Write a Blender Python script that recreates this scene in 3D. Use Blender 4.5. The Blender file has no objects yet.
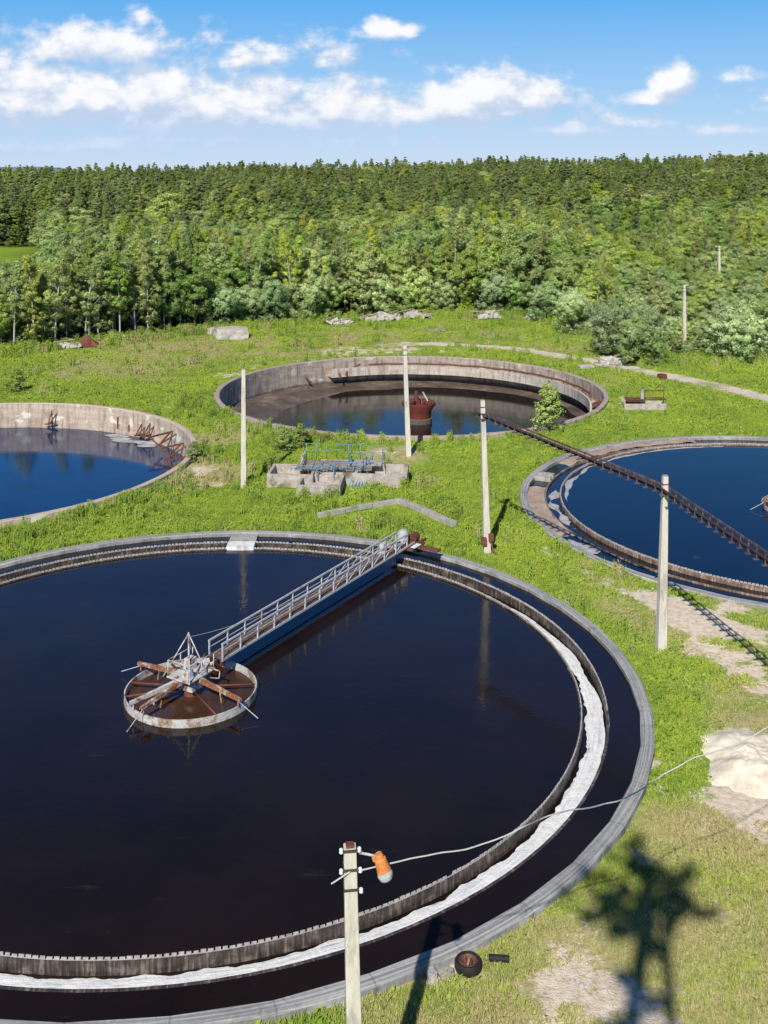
import bpy, bmesh, math, random
import numpy as np
from mathutils import Vector, Matrix, noise
from mathutils.geometry import delaunay_2d_cdt

random.seed(7)
RNG = np.random.default_rng(11)
PI = math.pi
SC = bpy.context.scene
COL = SC.collection
CAM_H, FPX, HOR, CX = 23.0, 1090.0, 168.0, 384.0


def at(x, y, z=0.0):
    """survey point: the spot on height z seen at that place of the photograph"""
    Y = FPX * (CAM_H - z) / (y - HOR)
    return Vector(((x - CX) * Y / FPX, Y, z))


# ------------------------------------------------------------------ mesh helper
class MB:
    def __init__(self):
        self.v, self.f = [], []

    def add(self, vs, fs):
        o = len(self.v)
        self.v += [tuple(p) for p in vs]
        self.f += [tuple(i + o for i in f) for f in fs]

    def box(self, c, s, rz=0.0, rx=0.0, ry=0.0):
        m = Matrix.Translation(c) @ Matrix.Rotation(rz, 4, 'Z') @ Matrix.Rotation(ry, 4, 'Y') @ Matrix.Rotation(rx, 4, 'X')
        vs = [m @ Vector((a * s[0] / 2, b * s[1] / 2, d * s[2] / 2)) for a in (-1, 1) for b in (-1, 1) for d in (-1, 1)]
        self.add(vs, [(0, 1, 3, 2), (4, 6, 7, 5), (0, 4, 5, 1), (2, 3, 7, 6), (0, 2, 6, 4), (1, 5, 7, 3)])
        return self

    def bar(self, a, b, w, h=None, up=(0, 0, 1), w2=None, h2=None):
        a, b = Vector(a), Vector(b)
        h = w if h is None else h
        w2 = w if w2 is None else w2
        h2 = (h if w2 == w else w2) if h2 is None else h2
        d = (b - a).normalized()
        u = Vector(up)
        if abs(d.dot(u)) > .98:
            u = Vector((0, 1, 0))
        s = d.cross(u).normalized()
        u = s.cross(d).normalized()
        vs = []
        for p, ww, hh in ((a, w, h), (b, w2, h2)):
            vs += [p + s * ww / 2 + u * hh / 2, p - s * ww / 2 + u * hh / 2, p - s * ww / 2 - u * hh / 2, p + s * ww / 2 - u * hh / 2]
        self.add(vs, [(0, 1, 2, 3), (7, 6, 5, 4), (0, 4, 5, 1), (1, 5, 6, 2), (2, 6, 7, 3), (3, 7, 4, 0)])
        return self

    def tube(self, pts, r, n=8, r2=None, caps=True):
        pts = [Vector(p) for p in pts]
        r2 = r if r2 is None else r2
        k = len(pts)
        vs, fs = [], []
        ref = None
        for i, p in enumerate(pts):
            d = (pts[min(i + 1, k - 1)] - pts[max(i - 1, 0)]).normalized()
            if ref is None:
                ref = Vector((0, 0, 1)) if abs(d.z) < .9 else Vector((1, 0, 0))
            s = d.cross(ref).normalized()
            u = s.cross(d).normalized()
            ref = u
            rr = r + (r2 - r) * i / max(1, k - 1)
            vs += [p + (s * math.cos(2 * PI * j / n) + u * math.sin(2 * PI * j / n)) * rr for j in range(n)]
        for i in range(k - 1):
            for j in range(n):
                fs.append((i * n + j, i * n + (j + 1) % n, (i + 1) * n + (j + 1) % n, (i + 1) * n + j))
        if caps:
            fs.append(tuple(range(n))[::-1])
            fs.append(tuple((k - 1) * n + j for j in range(n)))
        self.add(vs, fs)
        return self

    def lathe(self, prof, n=64, a0=0.0, a1=2 * PI, closed=True, c=(0, 0, 0), jit=0.0, rnd=None):
        """revolve a profile [(r,z)]; closed: the profile is a loop"""
        full = abs(a1 - a0 - 2 * PI) < 1e-6
        m = n if full else n + 1
        k = len(prof)
        vs, fs = [], []
        for i in range(m):
            a = a0 + (a1 - a0) * i / n
            dj = (rnd.uniform(-jit, jit), rnd.uniform(-jit, jit)) if rnd else (0, 0)
            for r, z in prof:
                vs.append((c[0] + (r + dj[0]) * math.cos(a), c[1] + (r + dj[0]) * math.sin(a), c[2] + z + dj[1] * .6))
        for i in range(n):
            i2 = (i + 1) % m
            for j in range(k if closed else k - 1):
                j2 = (j + 1) % k
                fs.append((i * k + j, i2 * k + j, i2 * k + j2, i * k + j2))
        if closed and not full:
            fs.append(tuple(range(k))[::-1])
            fs.append(tuple((m - 1) * k + j for j in range(k)))
        self.add(vs, fs)
        return self

    def disc(self, r, z, n=96, c=(0, 0)):
        self.add([(c[0] + r * math.cos(2 * PI * i / n), c[1] + r * math.sin(2 * PI * i / n), z) for i in range(n)], [tuple(range(n))])
        return self

    def build(self, name, mat, parent=None, smooth=False, bevel=0.0, loc=None):
        me = bpy.data.meshes.new(name)
        me.from_pydata(self.v, [], self.f)
        me.validate()
        bm = bmesh.new()
        bm.from_mesh(me)
        bmesh.ops.recalc_face_normals(bm, faces=bm.faces)
        bm.to_mesh(me)
        bm.free()
        me.materials.append(mat)
        o = bpy.data.objects.new(name, me)
        COL.objects.link(o)
        o.parent = parent
        if loc is not None:
            o.location = loc
        if smooth:
            me.shade_smooth() if smooth is True else me.shade_smooth()
            if smooth is not True:
                me.set_sharp_from_angle(angle=smooth)
        if bevel:
            b = o.modifiers.new('edge', 'BEVEL')
            b.width = bevel
            b.segments = 2
            b.limit_method = 'ANGLE'
        return o


def tag(o, label=None, cat=None, group=None, kind=None):
    if label: o['label'] = label
    if cat: o['category'] = cat
    if group: o['group'] = group
    if kind: o['kind'] = kind
    return o


def empty(name, loc, label=None, cat=None, group=None, rz=0.0):
    o = bpy.data.objects.new(name, None)
    o.empty_display_size = .3
    COL.objects.link(o)
    o.location = loc
    o.rotation_euler.z = rz
    return tag(o, label, cat, group)


def copy_tree(o, parent=None):
    c = o.copy()
    COL.objects.link(c)
    c.parent = parent
    for ch in list(o.children):
        copy_tree(ch, c)
    return c


# ------------------------------------------------------------------ materials
class NT:
    """thin wrapper for building node trees"""
    def __init__(self, tree):
        self.t = tree
        self.n, self.l = tree.nodes, tree.links

    def new(self, typ, **kw):
        n = self.n.new(typ)
        for k, v in kw.items():
            setattr(n, k, v)
        return n

    def link(self, a, b):
        self.l.new(a, b)

    def set(self, sock, v):
        if hasattr(v, 'is_linked') or isinstance(v, bpy.types.NodeSocket):
            self.link(v, sock)
        else:
            sock.default_value = v

    def math(self, op, a, b=None, c=None, clamp=False):
        n = self.new('ShaderNodeMath', operation=op)
        n.use_clamp = clamp
        self.set(n.inputs[0], a)
        if b is not None: self.set(n.inputs[1], b)
        if c is not None: self.set(n.inputs[2], c)
        return n.outputs[0]

    def vmath(self, op, a, b=None):
        n = self.new('ShaderNodeVectorMath', operation=op)
        self.set(n.inputs[0], a)
        if b is not None: self.set(n.inputs[1], b)
        return n.outputs[0]

    def noise(self, vec, scale, detail=4, rough=.55, dist=0.0):
        n = self.new('ShaderNodeTexNoise')
        if vec is not None: self.link(vec, n.inputs['Vector'])
        n.inputs['Scale'].default_value = scale
        n.inputs['Detail'].default_value = detail
        n.inputs['Roughness'].default_value = rough
        n.inputs['Distortion'].default_value = dist
        return n.outputs[0]

    def step(self, v, lo, hi, a=0.0, b=1.0):
        n = self.new('ShaderNodeMapRange', interpolation_type='SMOOTHSTEP')
        self.set(n.inputs[0], v)
        for i, x in zip((1, 2, 3, 4), (lo, hi, a, b)):
            n.inputs[i].default_value = x
        return n.outputs[0]

    def mix(self, f, a, b, typ='MIX'):
        n = self.new('ShaderNodeMix', data_type='RGBA', blend_type=typ)
        self.set(n.inputs[0], f)
        for s, v in ((n.inputs[6], a), (n.inputs[7], b)):
            if isinstance(v, (tuple, list)):
                s.default_value = (*v[:3], 1)
            else:
                self.link(v, s)
        return n.outputs[2]

    def ramp(self, f, stops):
        n = self.new('ShaderNodeValToRGB')
        el = n.color_ramp.elements
        while len(el) < len(stops): el.new(.5)
        for e, (p, c) in zip(el, stops):
            e.position = p
            e.color = (*c, 1) if len(c) == 3 else c
        self.link(f, n.inputs[0])
        return n.outputs[0]

    def attr(self, name, typ='GEOMETRY'):
        return self.new('ShaderNodeAttribute', attribute_name=name, attribute_type=typ)

    def bump(self, h, strength=.4, dist=.05):
        n = self.new('ShaderNodeBump')
        n.inputs['Strength'].default_value = strength
        n.inputs['Distance'].default_value = dist
        self.link(h, n.inputs['Height'])
        return n.outputs[0]


def base_mat(name):
    m = bpy.data.materials.new(name)
    m.use_nodes = True
    t = NT(m.node_tree)
    p = t.n['Principled BSDF']
    return m, t, p


def mottled(name, cols, scale=3.0, rough=.85, bump=.3, bdist=.02, stretch=(1, 1, 1), space='pos', dirt=None, metal=0.0):
    """mottled surface; cols are three base colours from dark to light"""
    m, t, p = base_mat(name)
    if space == 'pos':
        v = t.new('ShaderNodeNewGeometry').outputs['Position']
    else:
        v = t.new('ShaderNodeTexCoord').outputs['Object']
    v = t.vmath('MULTIPLY', v, stretch)
    a = t.noise(v, scale, 6, .65)
    b = t.noise(v, scale * 6.3, 4, .6)
    f = t.math('ADD', t.math('MULTIPLY', a, .65), t.math('MULTIPLY', b, .35))
    c = t.ramp(f, [(.32, cols[0]), (.5, cols[1]), (.68, cols[2])])
    if dirt:
        g = t.noise(v, scale * .35, 5, .7, .6)
        c = t.mix(t.step(g, .5, .66), c, dirt)
    t.link(c, p.inputs['Base Color'])
    p.inputs['Roughness'].default_value = rough
    p.inputs['Metallic'].default_value = metal
    p.inputs['Specular IOR Level'].default_value = .3
    if bump:
        t.link(t.bump(f, bump, bdist), p.inputs['Normal'])
    return m


def polar(t):
    """(arc length, radius, height) about the object's own axis"""
    o = t.new('ShaderNodeTexCoord').outputs['Object']
    s = t.new('ShaderNodeSeparateXYZ')
    t.link(o, s.inputs[0])
    ang = t.math('ARCTAN2', s.outputs[1], s.outputs[0])
    rad = t.math('SQRT', t.math('ADD', t.math('MULTIPLY', s.outputs[0], s.outputs[0]), t.math('MULTIPLY', s.outputs[1], s.outputs[1])))
    return ang, rad, s.outputs[2], o


def combine(t, x, y, z):
    n = t.new('ShaderNodeCombineXYZ')
    for s, v in zip(n.inputs, (x, y, z)):
        t.set(s, v)
    return n.outputs[0]


def ring_concrete(name, cols, groove=1.0, joints=44, stain=(.05, .04, .035), stain_amt=.5, pale=None, water_z=None):
    m, t, p = base_mat(name)
    ang, rad, z, o = polar(t)
    arc = t.math('MULTIPLY', ang, 19.0)
    v = combine(t, t.math('MULTIPLY', arc, .25), t.math('MULTIPLY', rad, 5.0), t.math('MULTIPLY', z, 2.2))
    a = t.noise(v, 1.3, 6, .65)
    b = t.noise(o, 5.5, 6, .7)
    f = t.math('ADD', t.math('MULTIPLY', a, .55), t.math('MULTIPLY', b, .45))
    c = t.ramp(f, [(.3, cols[0]), (.5, cols[1]), (.7, cols[2])])
    # vertical runs on the wall faces
    vs = combine(t, t.math('MULTIPLY', arc, 1.6), 0.0, t.math('MULTIPLY', z, .25))
    runs = t.noise(vs, 1.0, 5, .7)
    nz = t.new('ShaderNodeSeparateXYZ')
    t.link(t.new('ShaderNodeNewGeometry').outputs['True Normal'], nz.inputs[0])
    side = t.step(t.math('ABSOLUTE', nz.outputs[2]), .3, .7, 1, 0)
    c = t.mix(t.math('MULTIPLY', t.math('MULTIPLY', t.step(runs, .46, .66), side), stain_amt), c, stain)
    if pale:
        g = t.noise(combine(t, t.math('MULTIPLY', arc, .6), 0.0, t.math('MULTIPLY', z, .8)), .9, 3, .5)
        c = t.mix(t.math('MULTIPLY', t.step(g, .6, .66), side), c, pale)
    if water_z is not None:
        wn = t.math('ADD', z, t.math('MULTIPLY', t.noise(combine(t, arc, 0.0, z), 1.2, 4), .35))
        c = t.mix(t.math('MULTIPLY', t.step(wn, water_z, water_z + .35, 1, 0), .8), c, stain)
    if groove > .5:
        ms = t.noise(o, 1.7, 6, .75, .4)
        c = t.mix(t.step(ms, .56, .70, 0, .65), c, (.085, .085, .060))
        c = t.mix(t.step(t.noise(o, 9.0, 4, .6), .60, .68, 0, .5), c, (.60, .58, .55))
    # cast joints
    j = t.math('FRACT', t.math('MULTIPLY', ang, joints / (2 * PI)))
    jl = t.step(t.math('ABSOLUTE', t.math('SUBTRACT', j, .5)), .485, .5)
    c = t.mix(t.math('MULTIPLY', jl, .55), c, tuple(x * .35 for x in cols[0]))
    # blotches
    bl = t.noise(o, .55, 5, .7)
    c = t.mix(t.math('MULTIPLY', t.step(bl, .53, .7), .5), c, tuple(x * .45 for x in cols[1]))
    t.link(c, p.inputs['Base Color'])
    p.inputs['Roughness'].default_value = .9
    p.inputs['Specular IOR Level'].default_value = .25
    gr = t.math('SINE', t.math('MULTIPLY', rad, 38.0))
    if groove > .5:
        st = t.noise(combine(t, t.math('MULTIPLY', arc, .12), t.math('MULTIPLY', rad, 14.0), 0.0), 1.0, 4, .6)
        c = t.mix(t.step(st, .42, .62, .45, 0), c, (.10, .10, .10))
        c = t.mix(t.step(st, .52, .7, 0, .5), c, (.56, .55, .53))
        t.link(c, p.inputs['Base Color'])
    h = t.math('ADD', f, t.math('MULTIPLY', gr, .06 * groove))
    t.link(t.bump(h, .45, .03), p.inputs['Normal'])
    return m


def trough_mat(name, dark, mid, light):
    m, t, p = base_mat(name)
    ang, rad, z, o = polar(t)
    arc = t.math('MULTIPLY', ang, 17.0)
    v = combine(t, t.math('MULTIPLY', arc, 6.5), 0.0, t.math('MULTIPLY', z, .7))
    a = t.noise(v, 1.0, 5, .75)
    b = t.noise(combine(t, t.math('MULTIPLY', arc, 1.3), 0.0, t.math('MULTIPLY', z, 2.0)), 1.0, 4, .6)
    f = t.math('ADD', t.math('MULTIPLY', a, .6), t.math('MULTIPLY', b, .4))
    c = t.ramp(f, [(.38, dark), (.5, mid), (.62, light)])
    t.link(c, p.inputs['Base Color'])
    p.inputs['Roughness'].default_value = .5
    t.link(t.bump(f, .6, .04), p.inputs['Normal'])
    return m


def rusty(name, paint, rust=(.16, .05, .022), amount=.5, scale=2.5, rough=.65, metal=0.0):
    m, t, p = base_mat(name)
    v = t.new('ShaderNodeNewGeometry').outputs['Position']
    a = t.noise(v, scale, 7, .7, .3)
    b = t.noise(v, scale * 8, 4, .6)
    c1 = t.mix(t.step(b, .35, .65), tuple(x * .75 for x in paint), paint)
    c2 = t.mix(t.step(b, .3, .7), tuple(x * .5 for x in rust), tuple(min(1, x * 1.5) for x in rust))
    lo = .72 - amount * .5
    c = t.mix(t.step(a, lo - .06, lo + .06), c1, c2)
    t.link(c, p.inputs['Base Color'])
    p.inputs['Roughness'].default_value = rough
    p.inputs['Metallic'].default_value = metal
    t.link(t.bump(b, .25, .01), p.inputs['Normal'])
    return m


def water_mat(name, body, spec=.5, bump=.06, scale=1.3, rough=.03, scum=None):
    m, t, p = base_mat(name)
    g = t.new('ShaderNodeNewGeometry').outputs['Position']
    a = t.noise(g, .12, 4, .6)
    c = t.mix(t.step(a, .3, .7), tuple(x * .7 for x in body), tuple(x * 1.3 for x in body))
    if scum:
        s = t.noise(t.vmath('MULTIPLY', g, (.5, 1.6, 1)), .55, 7, .7, 1.2)
        c = t.mix(t.math('MULTIPLY', t.step(s, .62, .74), scum[3]), c, scum[:3])
    t.link(c, p.inputs['Base Color'])
    p.inputs['Roughness'].default_value = rough
    p.inputs['IOR'].default_value = 1.33
    p.inputs['Specular IOR Level'].default_value = spec
    t.set(p.inputs['Roughness'], t.step(t.noise(t.vmath('MULTIPLY', g, (.4, 1.2, 1)), .16, 4, .6, .8), .35, .65, rough * .5, rough * 1.7))
    w = t.math('ADD', t.noise(g, scale, 3, .5), t.math('MULTIPLY', t.noise(g, scale * 4, 2, .5), .3))
    t.link(t.bump(w, bump, .05), p.inputs['Normal'])
    return m


def leaf_mat(name, dark, light, dead=None, trans=.35, hue=.05, silver=0.0):
    m = bpy.data.materials.new(name)
    m.use_nodes = True
    t = NT(m.node_tree)
    t.n.remove(t.n['Principled BSDF'])
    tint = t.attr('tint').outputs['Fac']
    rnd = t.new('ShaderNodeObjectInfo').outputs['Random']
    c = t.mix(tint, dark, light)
    hs = t.new('ShaderNodeHueSaturation')
    t.link(c, hs.inputs['Color'])
    t.set(hs.inputs['Hue'], t.math('MULTIPLY_ADD', rnd, -hue, .5 + hue * .5))
    r2 = t.math('FRACT', t.math('MULTIPLY', rnd, 7.31))
    t.set(hs.inputs['Value'], t.math('MULTIPLY_ADD', r2, .40, 1.0))
    r3 = t.math('FRACT', t.math('MULTIPLY', rnd, 13.7))
    t.set(hs.inputs['Saturation'], t.math('MULTIPLY_ADD', r3, .35, .78))
    loc = t.new('ShaderNodeObjectInfo').outputs['Location']
    pn = t.noise(loc, .028, 3, .6)
    hs2 = t.new('ShaderNodeHueSaturation')
    t.link(hs.outputs[0], hs2.inputs['Color'])
    t.set(hs2.inputs['Hue'], t.step(pn, .35, .65, .518, .492))
    t.set(hs2.inputs['Value'], t.step(pn, .32, .68, .82, 1.25))
    hs = hs2
    d = t.new('ShaderNodeBsdfDiffuse')
    tr = t.new('ShaderNodeBsdfTranslucent')
    t.link(hs.outputs[0], d.inputs[0])
    t.link(hs.outputs[0], tr.inputs[0])
    vt = t.new('ShaderNodeVectorTransform', vector_type='NORMAL', convert_from='OBJECT', convert_to='WORLD')
    t.link(t.attr('soft').outputs['Vector'], vt.inputs[0])
    sn = t.vmath('NORMALIZE', vt.outputs[0])
    gn = t.new('ShaderNodeNewGeometry').outputs['Normal']
    nn_ = t.vmath('NORMALIZE', t.vmath('ADD', t.vmath('MULTIPLY', sn, (1.5, 1.5, 1.5)), gn))
    t.link(nn_, d.inputs['Normal'])
    t.link(nn_, tr.inputs['Normal'])
    mx = t.new('ShaderNodeMixShader')
    mx.inputs[0].default_value = trans + .12
    t.link(d.outputs[0], mx.inputs[1])
    t.link(tr.outputs[0], mx.inputs[2])
    gl = t.new('ShaderNodeBsdfGlossy')
    gl.inputs['Roughness'].default_value = .45
    gl.inputs[0].default_value = (.8, .85, .8, 1)
    m2 = t.new('ShaderNodeMixShader')
    m2.inputs[0].default_value = .05 + silver
    t.link(mx.outputs[0], m2.inputs[1])
    t.link(gl.outputs[0], m2.inputs[2])
    t.link(m2.outputs[0], t.n['Material Output'].inputs[0])
    return m


M = {}
M['rim'] = ring_concrete('weathered_rim_concrete', [(.22, .215, .205), (.40, .39, .375), (.55, .54, .52)], 1.0)
M['basin_wall'] = ring_concrete('stained_basin_concrete', [(.32, .25, .19), (.52, .42, .33), (.66, .56, .46)], .2, 60, (.10, .075, .06), .55, (.70, .66, .58), -2.0)
M['drained_wall'] = ring_concrete('dirty_drained_concrete', [(.22, .175, .14), (.40, .33, .27), (.56, .49, .41)], .2, 50, (.05, .042, .038), .65, (.55, .50, .42), -2.2)
M['ledge'] = ring_concrete('pale_worn_ledge', [(.30, .25, .20), (.52, .455, .385), (.66, .59, .51)], .2, 34, (.14, .10, .08), .5)
M['trough'] = trough_mat('wet_brown_trough', (.012, .009, .008), (.062, .046, .038), (.26, .215, .18))
M['trough_pale'] = trough_mat('pale_drip_trough', (.05, .032, .024), (.22, .15, .11), (.58, .47, .38))
M['weir'] = mottled('scaled_weir_plate', [(.22, .19, .17), (.42, .39, .36), (.62, .59, .55)], 4, .7, .2)
M['white_paint'] = mottled('chalky_white_paint', [(.62, .61, .59), (.78, .77, .75), (.85, .84, .82)], 3, .6, .1, dirt=(.45, .40, .34))
M['old_wall'] = mottled('stained_chamber_concrete', [(.20, .175, .15), (.44, .39, .335), (.60, .545, .48)], 1.8, .9, .6, .04, dirt=(.16, .13, .10))
M['ring_paint'] = rusty('weathered_ring_paint', (.60, .585, .56), (.30, .20, .13), .38, 1.6)
M['concrete'] = mottled('old_concrete', [(.24, .225, .205), (.40, .375, .34), (.52, .49, .45)], 2.2, .9, .5, .03, dirt=(.22, .195, .16))
M['pole'] = mottled('pole_concrete', [(.50, .45, .37), (.64, .58, .49), (.74, .68, .59)], 1.6, .85, .25, .01, (3, 3, .6), dirt=(.40, .36, .30))
M['rust'] = rusty('rust', (.10, .05, .035), (.17, .06, .03), .6)
M['red_rust'] = rusty('red_oxide_steel', (.19, .042, .026), (.10, .038, .026), .4, 1.5)
M['truss'] = rusty('brown_painted_steel', (.06, .042, .042), (.09, .05, .04), .45)
M['truss_pink'] = rusty('faded_red_steel', (.22, .13, .12), (.10, .06, .05), .5)
M['galv'] = rusty('peeling_grey_paint', (.60, .585, .56), (.22, .10, .05), .32, 2.2)
M['rail'] = rusty('grey_rail_paint', (.56, .56, .57), (.26, .15, .09), .22, 1.4)
M['rusty_white'] = rusty('rust_streaked_white', (.60, .55, .48), (.28, .11, .045), .55, 1.8)
M['deck'] = rusty('worn_deck', (.20, .16, .13), (.13, .07, .045), .5, 2)
M['blue'] = rusty('blue_baffle_paint', (.008, .045, .13), (.012, .04, .09), .2, .8, .35)
M['blue_rail'] = rusty('faded_blue_paint', (.12, .34, .52), (.20, .22, .20), .3, 3)
M['teal_rail'] = rusty('faded_teal_paint', (.12, .34, .30), (.20, .2, .15), .3, 3)
M['motor'] = mottled('grey_motor_paint', [(.30, .30, .30), (.44, .44, .44), (.54, .54, .54)], 3, .5, .1)
M['black'] = mottled('black_rubber', [(.012, .011, .011), (.02, .019, .018), (.035, .033, .03)], 6, .7, .2)
M['porcelain'] = mottled('porcelain', [(.7, .69, .67), (.8, .79, .77), (.84, .83, .81)], 5, .25, 0)
M['orange'] = mottled('orange_enamel', [(.46, .14, .035), (.66, .225, .06), (.74, .30, .10)], 7, .5, .1, dirt=(.42, .17, .07))
M['glass'] = mottled('dirty_lamp_glass', [(.30, .32, .34), (.48, .50, .52), (.68, .69, .70)], 9, .2, .1)
M['wire'] = mottled('cable_sheath', [(.40, .39, .37), (.55, .53, .50), (.62, .60, .57)], 6, .6, .1)
M['sand'] = mottled('pale_sand', [(.62, .53, .40), (.78, .69, .54), (.86, .78, .65)], 1.6, .95, .6, .06, dirt=(.62, .52, .38))
M['track'] = mottled('dusty_track', [(.42, .35, .26), (.60, .52, .41), (.74, .66, .54)], .5, .95, .4, .05, dirt=(.34, .33, .15))
M['rubble'] = mottled('pale_rubble', [(.28, .25, .22), (.46, .42, .38), (.62, .59, .55)], 1.6, .9, .5)
M['wood'] = mottled('weathered_timber', [(.12, .09, .07), (.28, .23, .18), (.46, .40, .33)], 2.5, .9, .4)
M['mud'] = mottled('drying_mud', [(.055, .038, .030), (.13, .094, .074), (.30, .235, .19)], .35, .45, .5, .06, dirt=(.085, .06, .048))
M['sediment'] = mottled('pinkish_sediment', [(.22, .15, .11), (.40, .30, .235), (.50, .40, .33)], .9, .8, .4)
def foam_mat():
    m, t, p = base_mat('white_scum_foam')
    ang, rad, z, o = polar(t)
    a = t.noise(combine(t, t.math('MULTIPLY', ang, 12.0), t.math('MULTIPLY', rad, 7.0), 0.0), 1.0, 5, .65, .6)
    b = t.noise(o, 7.0, 5, .7)
    c = t.ramp(t.math('ADD', t.math('MULTIPLY', a, .65), t.math('MULTIPLY', b, .35)), [(.32, (.34, .35, .37)), (.44, (.70, .71, .72)), (.58, (.88, .88, .87))])
    t.link(c, p.inputs['Base Color'])
    p.inputs['Roughness'].default_value = .9
    t.link(t.bump(t.math('ADD', a, b), .7, .06), p.inputs['Normal'])
    return m


M['foam'] = foam_mat()
M['foam_grey'] = mottled('dirty_grey_foam', [(.20, .21, .22), (.38, .385, .39), (.60, .60, .60)], 1.2, .9, .6, .05, (1, 1, 1), dirt=(.18, .19, .21))
M['bark_birch'] = mottled('birch_bark', [(.10, .09, .08), (.48, .45, .41), (.60, .57, .53)], 2.2, .9, .3, .02, (1, 1, 3))
M['bark'] = mottled('brown_bark', [(.05, .038, .03), (.11, .085, .065), (.19, .15, .12)], 3, .9, .5, .03, (1, 1, .4))
M['bark_pine'] = mottled('pine_bark', [(.09, .055, .035), (.18, .10, .06), (.27, .16, .10)], 3, .9, .5, .03, (1, 1, .4))
M['water_a'] = water_mat('dark_effluent', (.0118, .0066, .0046), .44, .13, 1.3, .09, scum=(.040, .036, .034, .4))
M['water_l'] = water_mat('sky_tinted_water', (.004, .024, .084), .66, .07, 1.6, .08)  # reflected sky blue is partly put into the body colour
M['water_b'] = water_mat('brown_pool_water', (.014, .010, .009), .66, .06, 1.6, .08)
M['water_r'] = water_mat('settling_water', (.0030, .0052, .0115), .5, .05, scum=(.16, .19, .24, .22))  # dark body colour carries a faint tint of the mirrored sky
M['water_ch'] = water_mat('channel_water', (.008, .0075, .009), .6, .12, 2.5, .05, scum=(.5, .52, .55, .65))
M['water_well'] = water_mat('rusty_well_water', (.055, .026, .014), .4, .1, 2, .2)
M['hill'] = mottled('haze_tinted_hill', [(.10, .18, .24), (.12, .20, .26), (.14, .22, .28)], .01, 1, 0)  # blue aerial haze is painted into the base colour
M['leaf_birch'] = leaf_mat('birch_leaves', (.27, .34, .055), (.56, .64, .16), hue=.04)
M['leaf_aspen'] = leaf_mat('aspen_leaves', (.25, .34, .065), (.54, .66, .20), hue=.04)
M['leaf_pine'] = leaf_mat('pine_needles', (.16, .215, .05), (.36, .42, .125), trans=.25, hue=.04)
M['leaf_willow'] = leaf_mat('willow_leaves', (.27, .41, .08), (.64, .75, .36), trans=.3, hue=.03, silver=.0)
M['leaf_shrub'] = leaf_mat('shrub_leaves', (.24, .34, .045), (.46, .55, .11), hue=.0)


# ------------------------------------------------------------------ terrain fields
TANKS = {'a': (Vector((-8.5, 48.45)), 19.95), 'b': (Vector((2.73, 111.7)), 19.9), 'r': (Vector((28.58, 74.0)), 19.27), 'l': (Vector((-34.1, 86.0)), 19.05)}
EDGE = [(-90, 350), (0, 352), (60, 346), (100, 342), (150, 336), (200, 331), (260, 325), (300, 322), (400, 316), (480, 315), (545, 319), (575, 328), (600, 345), (640, 358), (700, 362), (768, 356), (860, 352)]


def edge_y(x, y):
    """depth of the wood's front edge in the direction of (x,y)"""
    u = max(-90, min(860, CX + FPX * x / max(y, 1)))
    for (x0, y0), (x1, y1) in zip(EDGE, EDGE[1:]):
        if u <= x1:
            return FPX * CAM_H / (y0 + (y1 - y0) * (u - x0) / (x1 - x0) - HOR)
    return 140.0


def sstep(a, b, v):
    t = max(0.0, min(1.0, (v - a) / (b - a)))
    return t * t * (3 - 2 * t)


def ground_z(x, y):
    u = x / max(y, 1)
    z = sstep(210, 640, y) * (10.0 + max(-6, min(6, u * 11)))
    z -= sstep(900, 2500, y) * 14
    if 10 < y < 220 and abs(x) < 110:
        d = min((Vector((x, y)) - c).length - r for c, r in TANKS.values())
        k = sstep(.3, 3.0, d)
        z += k * .14 * noise.noise(Vector((x * .16, y * .16, 3.1))) + k * .05 * noise.noise(Vector((x * .6, y * .6, 8.0)))
    return z


def blob_list(px):
    out = []
    for x, y, r, s in px:
        p = at(x, y)
        out.append((p.x, p.y, r, s))
    return out


BARE = blob_list([
    (650, 596, 1.0, 1), (672, 606, 1.5, 1), (690, 618, 1.8, 1), (712, 628, 1.5, .9), (735, 632, 1.3, 1), (768, 640, 1.2, .7), (700, 650, 1.3, .7),
    (740, 662, 1.6, .7), (775, 690, 1.6, .6), (735, 608, .9, .9), (625, 592, .7, .8), (605, 582, .55, .8), (585, 572, .5, .7), (560, 556, .45, .7), (545, 548, .4, .7),
    (755, 800, 1.9, .9), (738, 790, .9, .8), (700, 800, .45, .7), (715, 830, .6, .6), (690, 860, .5, .5), (765, 830, 1.3, .5), (657, 765, .45, 1), (662, 790, .3, .8),
    (580, 985, 1.4, .75), (560, 960, .9, .7), (615, 1000, 1.1, .7), (640, 1018, 1.2, .7), (555, 1015, 1.2, .6), (600, 930, .6, .4), (720, 915, .6, .4), (640, 855, .7, .5),
    (430, 970, .6, .8), (470, 978, .6, .6), (240, 534, .9, .7), (200, 470, 1.6, .7), (208, 486, 1.3, .65), (190, 440, 1.2, .4), (25, 515, 1.0, .5), (385, 452, 1.6, .6), (180, 405, 3, .4), (620, 415, 2, .4),
    (350, 352, 5, .6), (300, 360, 4, .45), (400, 350, 4, .6), (450, 352, 3, .5), (230, 375, 2.5, .6), (250, 368, 3, .5), (510, 335, 3, .3), (740, 392, 3, .3),
    (570, 415, 1.5, .3), (385, 470, 1.2, .4), (405, 450, 1.4, .5), (720, 352, 3, .5), (580, 340, 2.0, .5), (640, 400, 2.6, .6), (612, 404, 2.2, .5)])
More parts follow.
